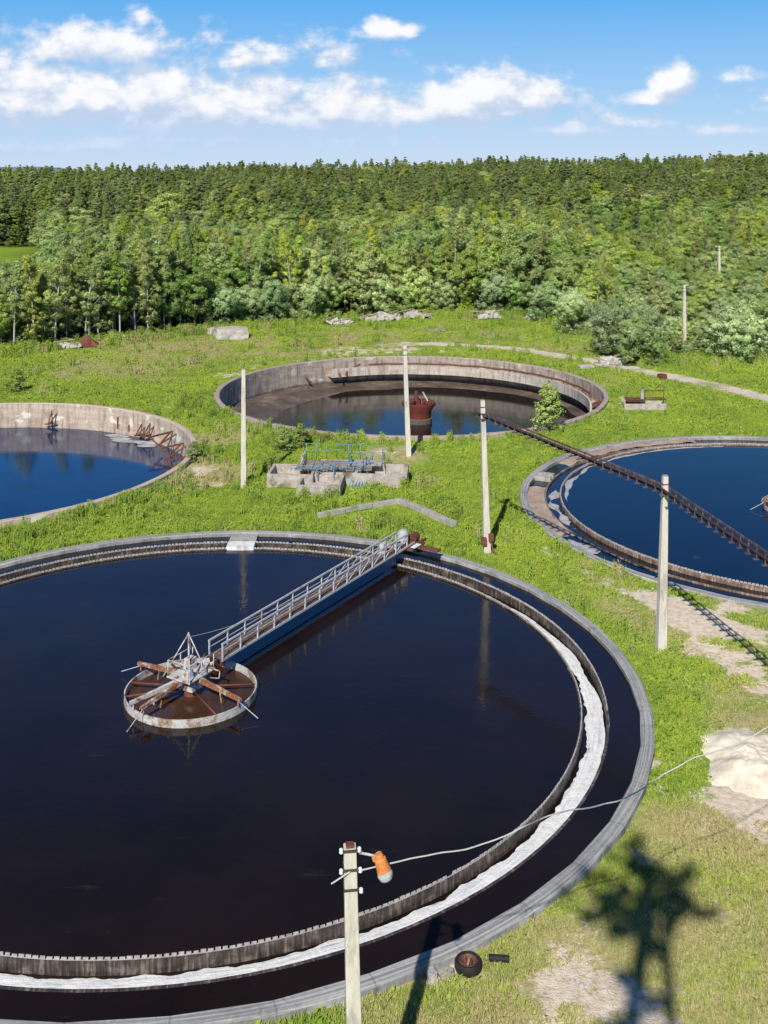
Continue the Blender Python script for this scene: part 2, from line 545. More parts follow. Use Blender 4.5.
DRY = blob_list([
    (680, 960, 5, .72), (740, 880, 5, .7), (560, 990, 4, .8), (450, 1000, 4, .7), (700, 780, 1.5, .3), (760, 730, 2.5, .7), (720, 690, 2.2, .6), (740, 850, 3, .6),
    (120, 365, 10, .55), (180, 350, 12, .5), (250, 350, 10, .5), (60, 385, 6, .35), (350, 340, 12, .4), (200, 475, 4.0, .9), (205, 440, 3.5, .6), (395, 455, 3.0, .8), (30, 505, 2.5, .7), (430, 480, 2.0, .4), (480, 590, 1, .2), (600, 575, 2.5, .5),
    (640, 610, 2.5, .5), (700, 640, 3.5, .6), (750, 600, 2.5, .5), (180, 520, 2, .3), (560, 350, 6, .4), (470, 335, 9, .35), (20, 510, 2, .4), (590, 330, 4, .6), (260, 400, 4, .2)])


def field(lst, x, y):
    s = 0.0
    for cx, cy, r, k in lst:
        d = math.hypot(x - cx, y - cy) / r
        if d < 1.6:
            s = max(s, k * (1 - sstep(.45, 1.6, d)))
    return s


def bare_at(x, y):
    return min(1.0, field(BARE, x, y))


def dry_at(x, y):
    return min(1.0, field(DRY, x, y) + .25 * max(0, noise.noise(Vector((x * .07, y * .07, 1.7)))))


# ------------------------------------------------------------------ ground sheet with openings for the basins
def make_ground():
    pts, edges = [], []
    for c, r in TANKS.values():
        n, o = 96, len(pts)
        for i in range(n):
            a = 2 * PI * i / n
            pts.append(Vector((c.x + (r - .12) * math.cos(a), c.y + (r - .12) * math.sin(a))))
            edges.append((o + i, o + (i + 1) % n))

    def free(x, y, g):
        return all(math.hypot(x - c.x, y - c.y) > r + g for c, r in TANKS.values())
    y = 14.0
    while y < 185:
        st = .8 if y < 75 else 1.6
        half = y * .42 + 8
        x = -half
        while x < half:
            if free(x, y, .35):
                pts.append(Vector((x + random.uniform(-.2, .2), y + random.uniform(-.2, .2))))
            x += st
        y += st
    for yy in range(-300, 1400, 20):
        for xx in range(-700, 701, 20):
            if not (10 < yy < 188 and abs(xx) < yy * .42 + 12) and free(xx, yy, 1):
                pts.append(Vector((xx, yy)))
    for yy in list(range(-6000, -299, 950)) + list(range(1500, 9000, 700)):
        for xx in range(-6000, 6001, 600):
            pts.append(Vector((xx, yy)))
    for yy in range(-300, 1400, 150):
        for xx in (-6000, -4000, -2500, -1500, -1000, 1000, 1500, 2500, 4000, 6000):
            pts.append(Vector((xx, yy)))
    vs, _, fs = delaunay_2d_cdt(pts, edges, [], 0, 1e-5)[:3]
    keep = []
    for f in fs:
        c = sum((vs[i] for i in f), Vector((0, 0))) / len(f)
        if all((c - k).length > r - .13 for k, r in TANKS.values()):
            keep.append(tuple(f))
    me = bpy.data.meshes.new('ground')
    me.from_pydata([(v.x, v.y, ground_z(v.x, v.y)) for v in vs], [], keep)
    me.shade_smooth()
    b = me.attributes.new('bare', 'FLOAT', 'POINT')
    d = me.attributes.new('dry', 'FLOAT', 'POINT')
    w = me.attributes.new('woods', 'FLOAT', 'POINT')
    bb, dd, ww = [], [], []
    for v in vs:
        near = 10 < v.y < 190 and abs(v.x) < 110
        bb.append(bare_at(v.x, v.y) if near else 0)
        dd.append(dry_at(v.x, v.y) if near else 0)
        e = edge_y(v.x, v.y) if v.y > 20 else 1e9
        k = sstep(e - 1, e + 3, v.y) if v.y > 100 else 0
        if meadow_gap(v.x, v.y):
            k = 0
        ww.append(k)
    b.data.foreach_set('value', bb)
    d.data.foreach_set('value', dd)
    w.data.foreach_set('value', ww)
    m, t, p = base_mat('meadow_soil')
    pos = t.new('ShaderNodeNewGeometry').outputs['Position']
    n1 = t.noise(pos, .35, 5, .65)
    n2 = t.noise(pos, 3.2, 5, .7)
    n3 = t.noise(pos, .09, 3, .5)
    green = t.ramp(t.math('ADD', t.math('MULTIPLY', n1, .5), t.math('MULTIPLY', n2, .5)), [(.3, (.10, .175, .022)), (.5, (.21, .32, .034)), (.7, (.32, .42, .06))])
    dryc = t.ramp(n2, [(.3, (.29, .26, .10)), (.5, (.44, .39, .18)), (.7, (.56, .50, .28))])
    soil = t.ramp(n2, [(.28, (.46, .36, .25)), (.5, (.72, .60, .45)), (.72, (.86, .76, .61))])
    da = t.math('ADD', t.attr('dry').outputs['Fac'], t.math('MULTIPLY', t.math('SUBTRACT', n1, .5), 1.2))
    c = t.mix(t.step(da, .2, .75), green, dryc)
    ba = t.math('ADD', t.attr('bare').outputs['Fac'], t.math('MULTIPLY', t.math('SUBTRACT', t.math('ADD', t.math('MULTIPLY', t.noise(pos, .9, 4, .6), .55), t.math('MULTIPLY', t.noise(pos, 5.5, 6, .7), .45)), .5), 2.4))
    c = t.mix(t.step(ba, .42, .66), c, soil)
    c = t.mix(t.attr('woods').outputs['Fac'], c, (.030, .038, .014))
    t.link(c, p.inputs['Base Color'])
    p.inputs['Roughness'].default_value = 1
    p.inputs['Specular IOR Level'].default_value = .1
    t.link(t.bump(t.math('ADD', n2, t.noise(pos, 14, 4, .6)), .6, .08), p.inputs['Normal'])
    me.materials.append(m)
    o = bpy.data.objects.new('ground', me)
    COL.objects.link(o)
    tag(o, 'grassy works yard with dry and bare patches', None, None, 'structure')
    return o


def meadow_gap(x, y):
    u = x / max(y, 1)
    return -.46 < u < -.305 + .01 * math.sin(y * .3) and 172 < y < 306


make_ground()
hm = MB()
hp = []
for i in range(41):
    x = -2600 + i * 60
    hp.append((x, 34 * math.exp(-((x + 1500) / 560) ** 2) + 4 * math.sin(i * .9) - 4))
for (x0, z0), (x1, z1) in zip(hp, hp[1:]):
    hm.add([(x0, 3800, -40), (x1, 3800, -40), (x1, 4000, z1), (x0, 4000, z0), (x1, 4600, -40), (x0, 4600, -40)], [(0, 1, 2, 3), (3, 2, 4, 5)])
tag(hm.build('hills', M['hill']), 'low blue wooded hills on the horizon', None, None, 'structure')

# dirt track past the wood
TR = [at(380, 346), at(411, 344), at(459, 345.5), at(510, 349), at(560, 356), at(605, 364), at(650, 373), at(700, 383), at(768, 399), at(830, 416), at(900, 440)]
TP = []
for i in range(len(TR) - 1):
    p0, p1, p2, p3 = TR[max(i - 1, 0)], TR[i], TR[i + 1], TR[min(i + 2, len(TR) - 1)]
    for k in range(10):
        s = k / 10
        TP.append(.5 * ((2 * p1) + (p2 - p0) * s + (2 * p0 - 5 * p1 + 4 * p2 - p3) * s * s + (3 * p1 - p0 - 3 * p2 + p3) * s ** 3))
tm = MB()
for i in range(len(TP) - 1):
    pass
tv = []
for i, p in enumerate(TP):
    d = (TP[min(i + 1, len(TP) - 1)] - TP[max(i - 1, 0)]).normalized()
    s = Vector((d.y, -d.x, 0))
    w = 1.65 + .4 * noise.noise(Vector((i * .35, 0, 0)))
    for k in (-1, -.5, 0, .5, 1):
        q = p + s * w * k * (1 + .2 * noise.noise(Vector((i * .8, k * 5, 2))))
        tv.append((q.x, q.y, ground_z(q.x, q.y) + .035))
tf = [(i * 5 + k, i * 5 + k + 1, i * 5 + k + 6, i * 5 + k + 5) for i in range(len(TP) - 1) for k in range(4)]
tm.add(tv, tf)
tag(tm.build('dirt_track', M['track'], smooth=True), 'pale dirt track curving along the wood', None, None, 'structure')


def on_track(x, y):
    return min(math.hypot(x - p.x, y - p.y) for p in TP) < 1.25 if y > 85 and x > -5 else False


# ------------------------------------------------------------------ basin A
def weir(mb, r, z, teeth, gap=None, th=.03):
    a0, a1 = (gap[1] - 2 * PI, gap[0]) if gap else (0.0, 2 * PI)
    mb.lathe([(r - th / 2, z - .09), (r + th / 2, z - .09), (r + th / 2, z), (r - th / 2, z)], 160, a0, a1)
    for i in range(teeth):
        a = 2 * PI * (i + .5) / teeth
        if gap and gap[0] < a < gap[1]:
            continue
        h = .065 + .03 * random.random()
        if random.random() < .008:
            continue
        mb.box((r * math.cos(a), r * math.sin(a), z + h / 2 - .004), (th * 1.3, 2 * PI * r / teeth * random.uniform(.66, .80), h), a + random.uniform(-.05, .05))


def foam_ring(r0, r1, z, a0, a1, n, seed, wav=.22):
    mb = MB()
    k = 7
    for i in range(n + 1):
        a = a0 + (a1 - a0) * i / n
        e = min(1, min(i, n - i) / (n * .09))
        g = noise.noise(Vector((a * 9, seed, 0))) * wav + noise.noise(Vector((a * 60, seed, 4))) * .06
        ri = r0 + max(0.0, .16 + g * 1.3 + .12 * noise.noise(Vector((a * 22, seed, 6)))) * (r1 - r0)
        ro = r1 - max(0.0, .17 + .20 * math.sin(a * 1.0 - .2) - noise.noise(Vector((a * 7, seed, 9))) * wav * .9 + noise.noise(Vector((a * 50, seed, 2))) * .04) * (r1 - r0)
        mid = (ri + ro) / 2
        for j in range(k):
            q = j / (k - 1)
            r = mid + (q - .5) * (ro - ri) * max(.02, e)
            mb.v.append((r * math.cos(a), r * math.sin(a), z + .03 * math.sin(q * PI) * (1 + noise.noise(Vector((a * 40, q * 3, seed))))))
    for i in range(n):
        for j in range(k - 1):
            b = i * k + j
            mb.f.append((b, b + 1, b + k + 1, b + k))
    return mb


A = Vector((-8.5, 48.45, 0))
tank_a = empty('settling_tank', A, 'largest round basin in front, brimful of near black water, with a footbridge', 'settling tank')
rnd = random.Random(3)
MB().lathe([(19.42, -1.4), (19.96, -1.4), (19.96, .22), (19.90, .28), (19.48, .28), (19.42, .24)], 44, jit=.025, rnd=rnd).build('rim_wall', M['rim'], tank_a, smooth=math.radians(25))
tr = MB()
tr.lathe([(18.02, -.9), (18.14, -.9), (18.14, .14), (18.02, .14)], 60, math.radians(-8), math.radians(192))
tr.lathe([(18.03, -.9), (18.13, -.9), (18.13, .085), (18.03, .085)], 50, math.radians(192), math.radians(352))
tr.lathe([(16.95, -.9), (17.07, -.9), (17.07, .14), (16.95, .14)], 96)
tr.lathe([(17.08, -.9), (18.01, -.9), (18.01, -.7), (17.08, -.7)], 96)
tr.build('overflow_trough', M['trough'], tank_a, smooth=math.radians(30))
GAP = (PI * .482, PI * .516)
for r_ in (17.01, 18.08):
    w = MB()
    # on the near half the outer plate is drowned
    weir(w, r_, .155, int(2 * PI * r_ / .21), (math.radians(192), math.radians(352)) if r_ > 18 else None)
    w.build('weir_plate', M['weir'], tank_a)
# bulkhead on the far side
bh = MB()
bh.box((-.15, 18.72, -.08), (1.65, 1.36, .62))
bh.build('bulkhead', M['concrete'], tank_a, bevel=.02)
MB().box((-.15, 17.45, .0), (1.65, 1.06, .5)).build('bulkhead_panel', M['white_paint'], tank_a, bevel=.01)
wm = MB()
ZW = .07
wm.disc(16.95, ZW, 128)
wm.lathe([(18.14, ZW), (19.42, ZW)], 96, closed=False)
wm.lathe([(17.07, -.27), (18.02, -.27)], 96, closed=False)
tag(wm.build('water', M['water_a'], loc=A), 'dark still water filling the front basin', None, None, 'structure')
f1 = foam_ring(17.08, 18.01, -.22, math.radians(-118), math.radians(38), 420, 1.0)
fo = f1.build('foam', M['foam'], smooth=True, loc=A)
tag(fo, 'whitish foam lying in the overflow trough of the front basin', 'foam', None, 'stuff')

# ------------------------------------------------------------------ feed well with its driving platform
FW = Vector((-8.4, 47.45, 0))


def make_feed_well():
    root = empty('feed_well', FW, 'round white feed well with rusty arms and railed platform at the front basin centre', 'feed well')
    MB().lathe([(2.79, -.3), (2.85, -.3), (2.85, .40), (2.79, .40)], 64).build('ring_wall', M['ring_paint'], root, smooth=math.radians(30))
    MB().disc(2.75, .12, 48).build('well_water', M['water_well'], root)
    for a, z in ((172, .42), (196, .36), (5, .42), (-58, .36), (120, .4)):
        d = Vector((math.cos(math.radians(a)), math.sin(math.radians(a)), 0))
        MB().tube([d * .5 + Vector((0, 0, z)), d * 2.75 + Vector((0, 0, z))], .045, 8).build('spoke', M['red_rust'], root, smooth=True)
    ang0 = math.radians(59)
    arms = [(150, 'rusty_white'), (238, 'rusty_white'), (322, 'rusty_white'), (225, 'galv')]
    for a, mk in arms:
        d = Vector((math.cos(math.radians(a)), math.sin(math.radians(a)), 0))
        s = Vector((-d.y, d.x, 0))
        zt, ze = .98, .80
        L = 3.05
        mb = MB()
        mb.bar(d * .25 + Vector((0, 0, zt)), d * L + Vector((0, 0, ze)), .18, .04, w2=.12, h2=.04)
        mb.bar(d * .25 + s * .08 + Vector((0, 0, zt - .10)), d * L + s * .05 + Vector((0, 0, ze - .07)), .02, .15, w2=.02, h2=.09)
        mb.bar(d * .25 - s * .08 + Vector((0, 0, zt - .10)), d * L - s * .05 + Vector((0, 0, ze - .07)), .02, .15, w2=.02, h2=.09)
        mb.bar(d * (L - .15) + Vector((0, 0, ze - .1)), d * (L - .15) + Vector((0, 0, .45)), .06)
        mb.bar(d * 1.8 + Vector((0, 0, ze)), d * 1.9 + Vector((0, 0, .3)), .05)
        arm = mb.build('arm', M[mk], root)
        if mk == 'rusty_white':
            MB().tube([d * (L - .1) + Vector((0, 0, ze - .15)), d * (L + .9) + s * .12 + Vector((0, 0, .22))], .018, 6).build('probe_rod', M['rail'], arm)
    pm = MB()
    ax = Vector((math.cos(ang0), math.sin(ang0), 0))
    sx = Vector((-ax.y, ax.x, 0))
    pm.box((0, 0, 1.03), (1.7, 1.3, .06), ang0)
    pm.box((0, 0, .7), (.9, .9, .55), ang0)
    pm.build('platform', M['galv'], root, bevel=.01)
    MB().lathe([(.0, -.3), (.34, -.3), (.34, .45), (.0, .45)], 20).build('pivot_column', M['rust'], root, smooth=math.radians(30))
    g = MB()
    cr = [ax * x + sx * y for x, y in ((.8, -.6), (.0, -.6), (-.8, -.6), (-.8, .6), (.0, .6), (.8, .6))]
    for q in cr:
        g.tube([q + Vector((0, 0, 1.04)), q + Vector((0, 0, 1.75))], .024, 6)
    for z in (1.75,):
        g.tube([q + Vector((0, 0, z)) for q in cr], .022, 6)
    g.build('guard_rail', M['rail'], root, smooth=True)
    pr = MB()
    apex = Vector((-.10, -.05, 2.75))
    for q in (ax * -.95 + sx * .75, ax * -.95 - sx * .75, ax * .9 + sx * .72, ax * .2 - sx * .75):
        pr.tube([q + Vector((0, 0, 1.06)), apex], .028, 6)
    pr.tube([Vector((-.10, -.05, 1.05)), apex + Vector((0, 0, .06))], .032, 6)
    pr.build('stay_rods', M['galv'], root, smooth=True)
    MB().box(ax * .25 + sx * .25 + Vector((0, 0, 1.30)), (.45, .35, .5), ang0).build('drive_box', M['galv'], root, bevel=.02)
    MB().box(ax * -.45 - sx * .2 + Vector((0, 0, 1.22)), (.35, .35, .32), ang0).build('drive_box', M['galv'], root, bevel=.02)
    c = MB()
    c.tube([ax * .6 - sx * .5 + Vector((0, 0, 1.15)), ax * .8 - sx * .95 + Vector((0, 0, 1.0)), ax * .5 - sx * 1.15 + Vector((0, 0, .85)), ax * .2 - sx * .9 + Vector((0, 0, .95))], .035, 6)
    c.tube([ax * .0 - sx * .4 + Vector((0, 0, 1.1)), ax * .1 - sx * .5 + Vector((0, 0, 1.6)), ax * .5 - sx * .35 + Vector((0, 0, 1.75))], .03, 6)
    c.build('cable_conduit', M['rusty_white'], root, smooth=True)
    return root


fw = make_feed_well()
fw2 = copy_tree(fw)
fw2.location = (28.5, 73.6, -.15)
fw2.rotation_euler.z = math.radians(35)
fw2['label'] = 'feed well at the centre of the right basin, cut by the right picture edge'

# ------------------------------------------------------------------ scraper bridge (rotating footbridge)
E0, E1 = Vector((-7.6, 49.1, 0)), Vector((1.5, 64.6, 0))
bd = (E1 - E0).normalized()
bl = (E1 - E0).length
br = empty('scraper_bridge', E0, 'narrow grey railed footbridge with blue side plate across the front basin', 'footbridge', rz=math.atan2(bd.y, bd.x))
DZ, RT, W2 = .95, 1.62, .38
dk = MB()
npl = 26
for i in range(npl):
    dk.box((bl * (i + .5) / npl, 0, DZ), (bl / npl - .02, .68, .045))
dk.build('deck', M['deck'], br)
for s in (-1, 1):
    r = MB()
    r.bar((0, s * W2, RT), (bl - .9, s * W2, RT), .07, .07)
    r.bar((0, s * W2, DZ - .06), (bl, s * W2, DZ - .06), .05, .11)
    n = 13
    for i in range(n + 1):
        x = .05 + (bl - 1.0) * i / n
        r.bar((x, s * W2, DZ - .05), (x, s * W2, RT), .065, .065)
    r.bar((0, s * W2, (DZ + RT) / 2 + .03), (bl - .9, s * W2, (DZ + RT) / 2 + .03), .03, .03)
    for i in range(n):
        x0, x1 = .05 + (bl - 1.0) * i / n, .05 + (bl - 1.0) * (i + 1) / n
        if i > 6:
            r.bar((x0, s * W2, DZ), (x1, s * W2, RT), .035, .035)
    r.build('railing', M['rail'], br)
g = MB()
for s in (-1, 1):
    g.box((bl / 2, s * (W2 - .08), DZ - .17), (bl, .06, .22))
for i in range(12):
    x = bl * (i + .3) / 12
    g.bar((x, -W2, DZ - .2), (x + .5, W2, DZ - .2), .05, .05)
g.build('girder', M['rust'], br)
MB().box((bl * .44, -W2 - .05, .60), (bl * .86, .03, .52)).build('baffle_plate', M['blue'], br)
MB().box((bl * .44, W2 - .02, .30), (bl * .86, .03, .3)).build('scraper_board', M['rust'], br)
ec = MB()
ec.box((bl - .15, 0, .72), (1.5, 1.5, .12))
ec.box((bl + .35, -.5, .80), (1.5, .14, .16))
ec.box((bl + .25, .55, .80), (1.3, .14, .16))
ec.box((bl - .3, -1.35, .78), (.5, 1.6, .10))
ec.build('end_carriage', M['rust'], br, bevel=.01)
for y in (-.72, .72):
    wb = MB()
    wb.tube([(bl - .1, y - .09, .60), (bl - .1, y + .09, .60)], .2, 20)
    wb.build('wheel', M['black'], br, smooth=math.radians(40))
mt = MB()
mt.lathe([(.0, 0), (.30, 0), (.32, .1), (.32, .62), (.22, .78), (.0, .82)], 20, c=(bl - .55, .12, .9))
mt.build('motor', M['motor'], br, smooth=math.radians(40))
mt = MB()
mt.tube([(bl - .05, -.25, 1.12), (bl + .45, -.25, 1.12)], .24, 16)
mt.box((bl + .2, -.25, .92), (.5, .4, .25))
mt.box((bl + .15, .3, 1.0), (.4, .45, .4))
mt.build('gearbox', M['red_rust'], br, smooth=math.radians(40))
MB().box((bl - 2.6, .28, 1.2), (.4, .3, .6)).build('control_box', M['galv'], br, bevel=.015)
MB().box((bl - 1.75, -.2, 1.15), (.3, .3, .5)).build('control_box', M['galv'], br, bevel=.015)
MB().box((bl - .55, -.75, .9), (.75, .3, .04)).build('step_board', M['white_paint'], br)

# thin cable trailing along the bridge, carried on the stay mast
cw = MB()
c0, c1 = FW + Vector((-.1, -.05, 2.6)), E0 + bd * (bl - 1.5) + Vector((-.6, .3, 1.7))
cpts = []
for i in range(25):
    s = i / 24
    p = c0.lerp(c1, s)
    p.z -= 1.15 * 4 * s * (1 - s) * .8
    cpts.append(p)
cw.tube(cpts, .011, 5)
tag(cw.build('slack_cable', M['wire']), 'thin slack cable hanging beside the footbridge from the mast', 'cable')

# ------------------------------------------------------------------ basin R (right)
R0 = Vector((28.58, 74.0, 0))
tank_r = empty('settling_tank', R0, 'round basin at right with pale dripping overflow wall under the slanting steel ladder', 'settling tank')
MB().lathe([(18.72, -1.4), (19.27, -1.4), (19.27, .10), (19.21, .14), (18.78, .14), (18.72, .10)], 44, jit=.02, rnd=rnd).build('rim_wall', M['rim'], tank_r, smooth=math.radians(25))
tr = MB()
tr.lathe([(17.38, -1.2), (17.5, -1.2), (17.5, -.03), (17.38, -.03)], 96)
tr.lathe([(16.32, -1.2), (16.46, -1.2), (16.46, .10), (16.32, .10)], 96)
tr.lathe([(16.47, -1.2), (17.37, -1.2), (17.37, -.9), (16.47, -.9)], 96)
tr.build('overflow_trough', M['trough_pale'], tank_r, smooth=math.radians(30))
w = MB()
weir(w, 16.39, .115, 480)
w.build('weir_plate', M['weir'], tank_r)
sd = MB()
k = 6
for a0, a1 in ((92, 148), (160, 202)):
    nn = 60
    o = len(sd.v)
    for i in range(nn + 1):
        a = math.radians(a0 + (a1 - a0) * i / nn)
        e = min(1, min(i, nn - i) / 8)
        for j in range(k):
            r = 17.5 + 1.22 * j / (k - 1)
            sd.v.append((r * math.cos(a), r * math.sin(a), -.36 + e * (.38 + .12 * noise.noise(Vector((a * 14, r * 2, 0))))))
    for i in range(nn):
        for j in range(k - 1):
            b = o + i * k + j
            sd.f.append((b, b + 1, b + k + 1, b + k))
sd.build('sediment', M['sediment'], tank_r, smooth=True)
for a in (155.5, 158.5):
    ar = math.radians(a)
    MB().box((18.1 * math.cos(ar), 18.1 * math.sin(ar), .02), (1.24, .42, .36), ar).build('cross_beam', M['concrete'], tank_r, bevel=.02)
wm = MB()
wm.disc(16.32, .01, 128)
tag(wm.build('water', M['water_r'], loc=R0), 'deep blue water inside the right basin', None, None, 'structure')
wm = MB()
wm.lathe([(17.5, -.11), (18.72, -.11)], 96, closed=False)
wm.lathe([(16.46, -.15), (17.38, -.15)], 96, closed=False)
tag(wm.build('channel_water', M['water_ch'], loc=R0), 'foam flecked water in the channels of the right basin', None, None, 'structure')
fr = foam_ring(16.47, 17.37, -.125, math.radians(165), math.radians(192), 100, 5.0, 1.3)
o = foam_ring(17.52, 18.7, -.085, math.radians(200), math.radians(209), 40, 8.0, .9)
fr.add(o.v, o.f)
b_ = foam_ring(15.75, 16.3, .02, math.radians(92), math.radians(176), 160, 3.0, .7)
fr.add(b_.v, b_.f)
tag(fr.build('foam', M['foam_grey'], smooth=True, loc=R0), 'grey foam drifting along the walls of the right basin', 'foam', None, 'stuff')

# ------------------------------------------------------------------ basin L (left)
L0 = Vector((-34.1, 86.0, 0))
tank_l = empty('settling_tank', L0, 'round concrete basin at left edge, half empty, with rusty brackets over blue water', 'settling tank')
MB().lathe([(18.6, -3.0), (19.05, -3.0), (19.05, .38), (19.0, .43), (18.65, .43), (18.6, .38)], 72, jit=.015, rnd=rnd).build('basin_wall', M['basin_wall'], tank_l, smooth=math.radians(25))
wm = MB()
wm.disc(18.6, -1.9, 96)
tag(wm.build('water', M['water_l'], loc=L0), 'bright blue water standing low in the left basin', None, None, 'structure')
sc_ = MB()
for i in range(9):
    a = math.radians(42 + i * 2.2)
    r = 17.4 + .5 * math.sin(i)
    n = 14
    c = Vector((r * math.cos(a), r * math.sin(a)))
    sc_.add([(c.x + (.9 + .4 * noise.noise(Vector((j, i, 0)))) * 1.1 * math.cos(2 * PI * j / n), c.y + (.45 + .25 * noise.noise(Vector((j, i, 4)))) * math.sin(2 * PI * j / n), -1.885 + .002 * i) for j in range(n)], [tuple(range(n))])
tag(sc_.build('scum', M['foam_grey'], loc=L0), 'pale scum floating against the wall of the left basin', 'scum', None, 'stuff')


def bracket(ang, zs, form, sc=1.0):
    """rusty steel frames anchored in the basin wall; the frame points to the middle"""
    a = math.radians(ang)
    d = Vector((-math.cos(a), -math.sin(a), 0))
    s = Vector((-d.y, d.x, 0))
    p = Vector((18.62 * math.cos(a), 18.62 * math.sin(a), 0))
    mb = MB()
    t = .10 * sc
    Z = lambda z: Vector((0, 0, z))
    if form == 'post':
        mb.bar(p + d * .06 + Z(zs), p + d * .06 + Z(zs - .95 * sc), .16, .12)
    elif form == 'a':
        mb.bar(p + Z(zs) + d * .05, p + d * .9 * sc + Z(zs - 1.1 * sc), t)
        mb.bar(p + Z(zs - 1.0 * sc), p + d * .9 * sc + Z(zs - 1.1 * sc), t)
        mb.bar(p + s * .5 + Z(zs - .2), p + d * .9 * sc + s * .1 + Z(zs - 1.1 * sc), t)
        mb.bar(p + d * .3 + s * .6 + Z(zs - 1.1 * sc), p + d * .5 - s * .5 + Z(zs - 1.15 * sc), t)
    else:
        mb.bar(p + Z(zs), p + d * 2.2 * sc + s * .3 + Z(zs - .15), t * 1.3)
        mb.bar(p + s * .9 + Z(zs), p + d * 2.0 * sc + s * 1.1 + Z(zs - .9), t)
        mb.bar(p + d * 2.1 * sc + s * .3 + Z(zs - .15), p + d * 1.1 * sc + s * .6 + Z(zs - 1.2), t)
        mb.bar(p + d * .3 + Z(zs - .1), p + d * 1.5 + s * .9 + Z(zs - .6), t)
    return mb.build('bracket', M['rust'], tank_l)


for an, z, fm, sc in ((83, -.3, 'a', 1.0), (60.5, -.35, 'post', 1.1), (56, -.9, 'post', .6), (50.5, -.55, 'a', .9), (46.5, -.3, 'a', 1.0), (34, -.3, 'arm', 1.1), (25, -.7, 'arm', .9), (15, -1.0, 'arm', 1.0)):
    bracket(an, z, fm, sc)

# ------------------------------------------------------------------ basin B (middle, drained)
B0 = Vector((2.73, 111.7, 0))
tank_b = empty('settling_tank', B0, 'drained round basin in the middle distance, muddy floor and pool round a red column', 'settling tank')
MB().lathe([(19.4, -3.6), (19.9, -3.6), (19.9, .3), (19.85, .35), (19.45, .35), (19.4, .3)], 60, jit=.03, rnd=rnd).build('basin_wall', M['drained_wall'], tank_b, smooth=math.radians(25))
lg = MB()
A0, A1 = math.radians(-8), math.radians(119)
lg.lathe([(18.05, -1.55), (19.38, -1.55), (19.38, -1.3), (18.25, -1.3), (18.25, -.55), (18.05, -.55)], 50, A0, A1, jit=.02, rnd=rnd)
lg.build('collecting_ledge', M['ledge'], tank_b, smooth=math.radians(25))
pp = MB()
pp.tube([(18.75 * math.cos(a), 18.75 * math.sin(a), -.42 + .03 * math.sin(a * 30)) for a in np.linspace(math.radians(4), math.radians(104), 70)], .11, 8)
for a in np.linspace(math.radians(6), math.radians(102), 16):
    pp.bar((18.75 * math.cos(a), 18.75 * math.sin(a), -1.28), (18.75 * math.cos(a), 18.75 * math.sin(a), -.42), .08)
pp.build('pipe', M['rust'], tank_b, smooth=math.radians(40))
# floor: muddy cone, shallow at left
fl = MB()
nr, na = 26, 96
for i in range(nr):
    r = 19.42 * (i + 1) / nr
    for j in range(na):
        a = 2 * PI * j / na
        x, y = r * math.cos(a), r * math.sin(a)
        dd = math.hypot(x - 2.0, y - .8)
        z = -2.8 + .09 * (dd - 15.6) + .10 * noise.noise(Vector((x * .25, y * .25, 2))) + .03 * noise.noise(Vector((x, y, 2)))
        fl.v.append((x, y, z))
fl.v.append((0, 0, -4.1))
for i in range(nr - 1):
    for j in range(na):
        fl.f.append((i * na + j, i * na + (j + 1) % na, (i + 1) * na + (j + 1) % na, (i + 1) * na + j))
for j in range(na):
    fl.f.append((nr * na, j, (j + 1) % na))
fl.build('muddy_floor', M['mud'], tank_b, smooth=True)
wm = MB()
wm.disc(19.38, -2.8, 96)
tag(wm.build('water', M['water_b'], loc=B0), 'shallow blue pool left in the drained middle basin', None, None, 'structure')
cc = Vector((.8, -1.0, 0))
MB().lathe([(0, -4.2), (1.35, -4.2), (1.35, -2.35), (1.25, -2.3), (0, -2.3)], 28, c=cc).build('column_base', M['drained_wall'], tank_b, smooth=math.radians(30))
rb = MB()
rb.lathe([(0, -2.28), (1.22, -2.28), (1.3, -1.6), (1.72, -.95), (1.72, -.75), (1.55, -.75), (1.3, -1.15), (0, -1.15)], 28, c=cc)
for i in range(8):
    a = i * PI / 4
    rb.bar(cc + Vector((1.5 * math.cos(a), 1.5 * math.sin(a), -.8)), cc + Vector((.5 * math.cos(a), .5 * math.sin(a), -.55)), .14, .2)
rb.tube([cc + Vector((-.25, .1, -1.1)), cc + Vector((-.25, .1, .35))], .28, 12, .16)
rb.build('column_head', M['red_rust'], tank_b, smooth=math.radians(35))
MB().tube([cc + Vector((.9, -.3, -.6)), cc + Vector((.4, -.5, .35))], .07, 8).build('column_rod', M['white_paint'], tank_b)
for a, r, z, l, t in ((107, 18.9, -.35, 2.6, .5), (112, 18.7, -.7, 2.4, 1.1), (116, 18.3, -1.0, 2.2, 1.3), (128, 19.2, -1.4, 1.8, 1.5)):
    ar = math.radians(a)
    p = Vector((r * math.cos(ar), r * math.sin(ar), z))
    q = p + Vector((math.cos(ar + t * 1.3 + 1.2), math.sin(ar + t * 1.3 + 1.2), -.35)) * l * .6
    MB().bar(p, q, .16, .16).build('broken_bracket', M['rust'], tank_b)
# pipes lying along the near rim
for x0, x1 in ((292, 330), (300, 322)):
    p, q = at(x0, 431 if x0 < 300 else 434, .45) - B0, at(x1, 436 if x0 < 300 else 435.5, .45) - B0
    MB().tube([p, q], .09, 8).build('loose_pipe', M['rust'], tank_b, smooth=math.radians(40))
MB().box(at(598, 404, -.8) - B0, (2.0, .9, .25), .9).build('broken_slab', M['rust'], tank_b, bevel=.02)

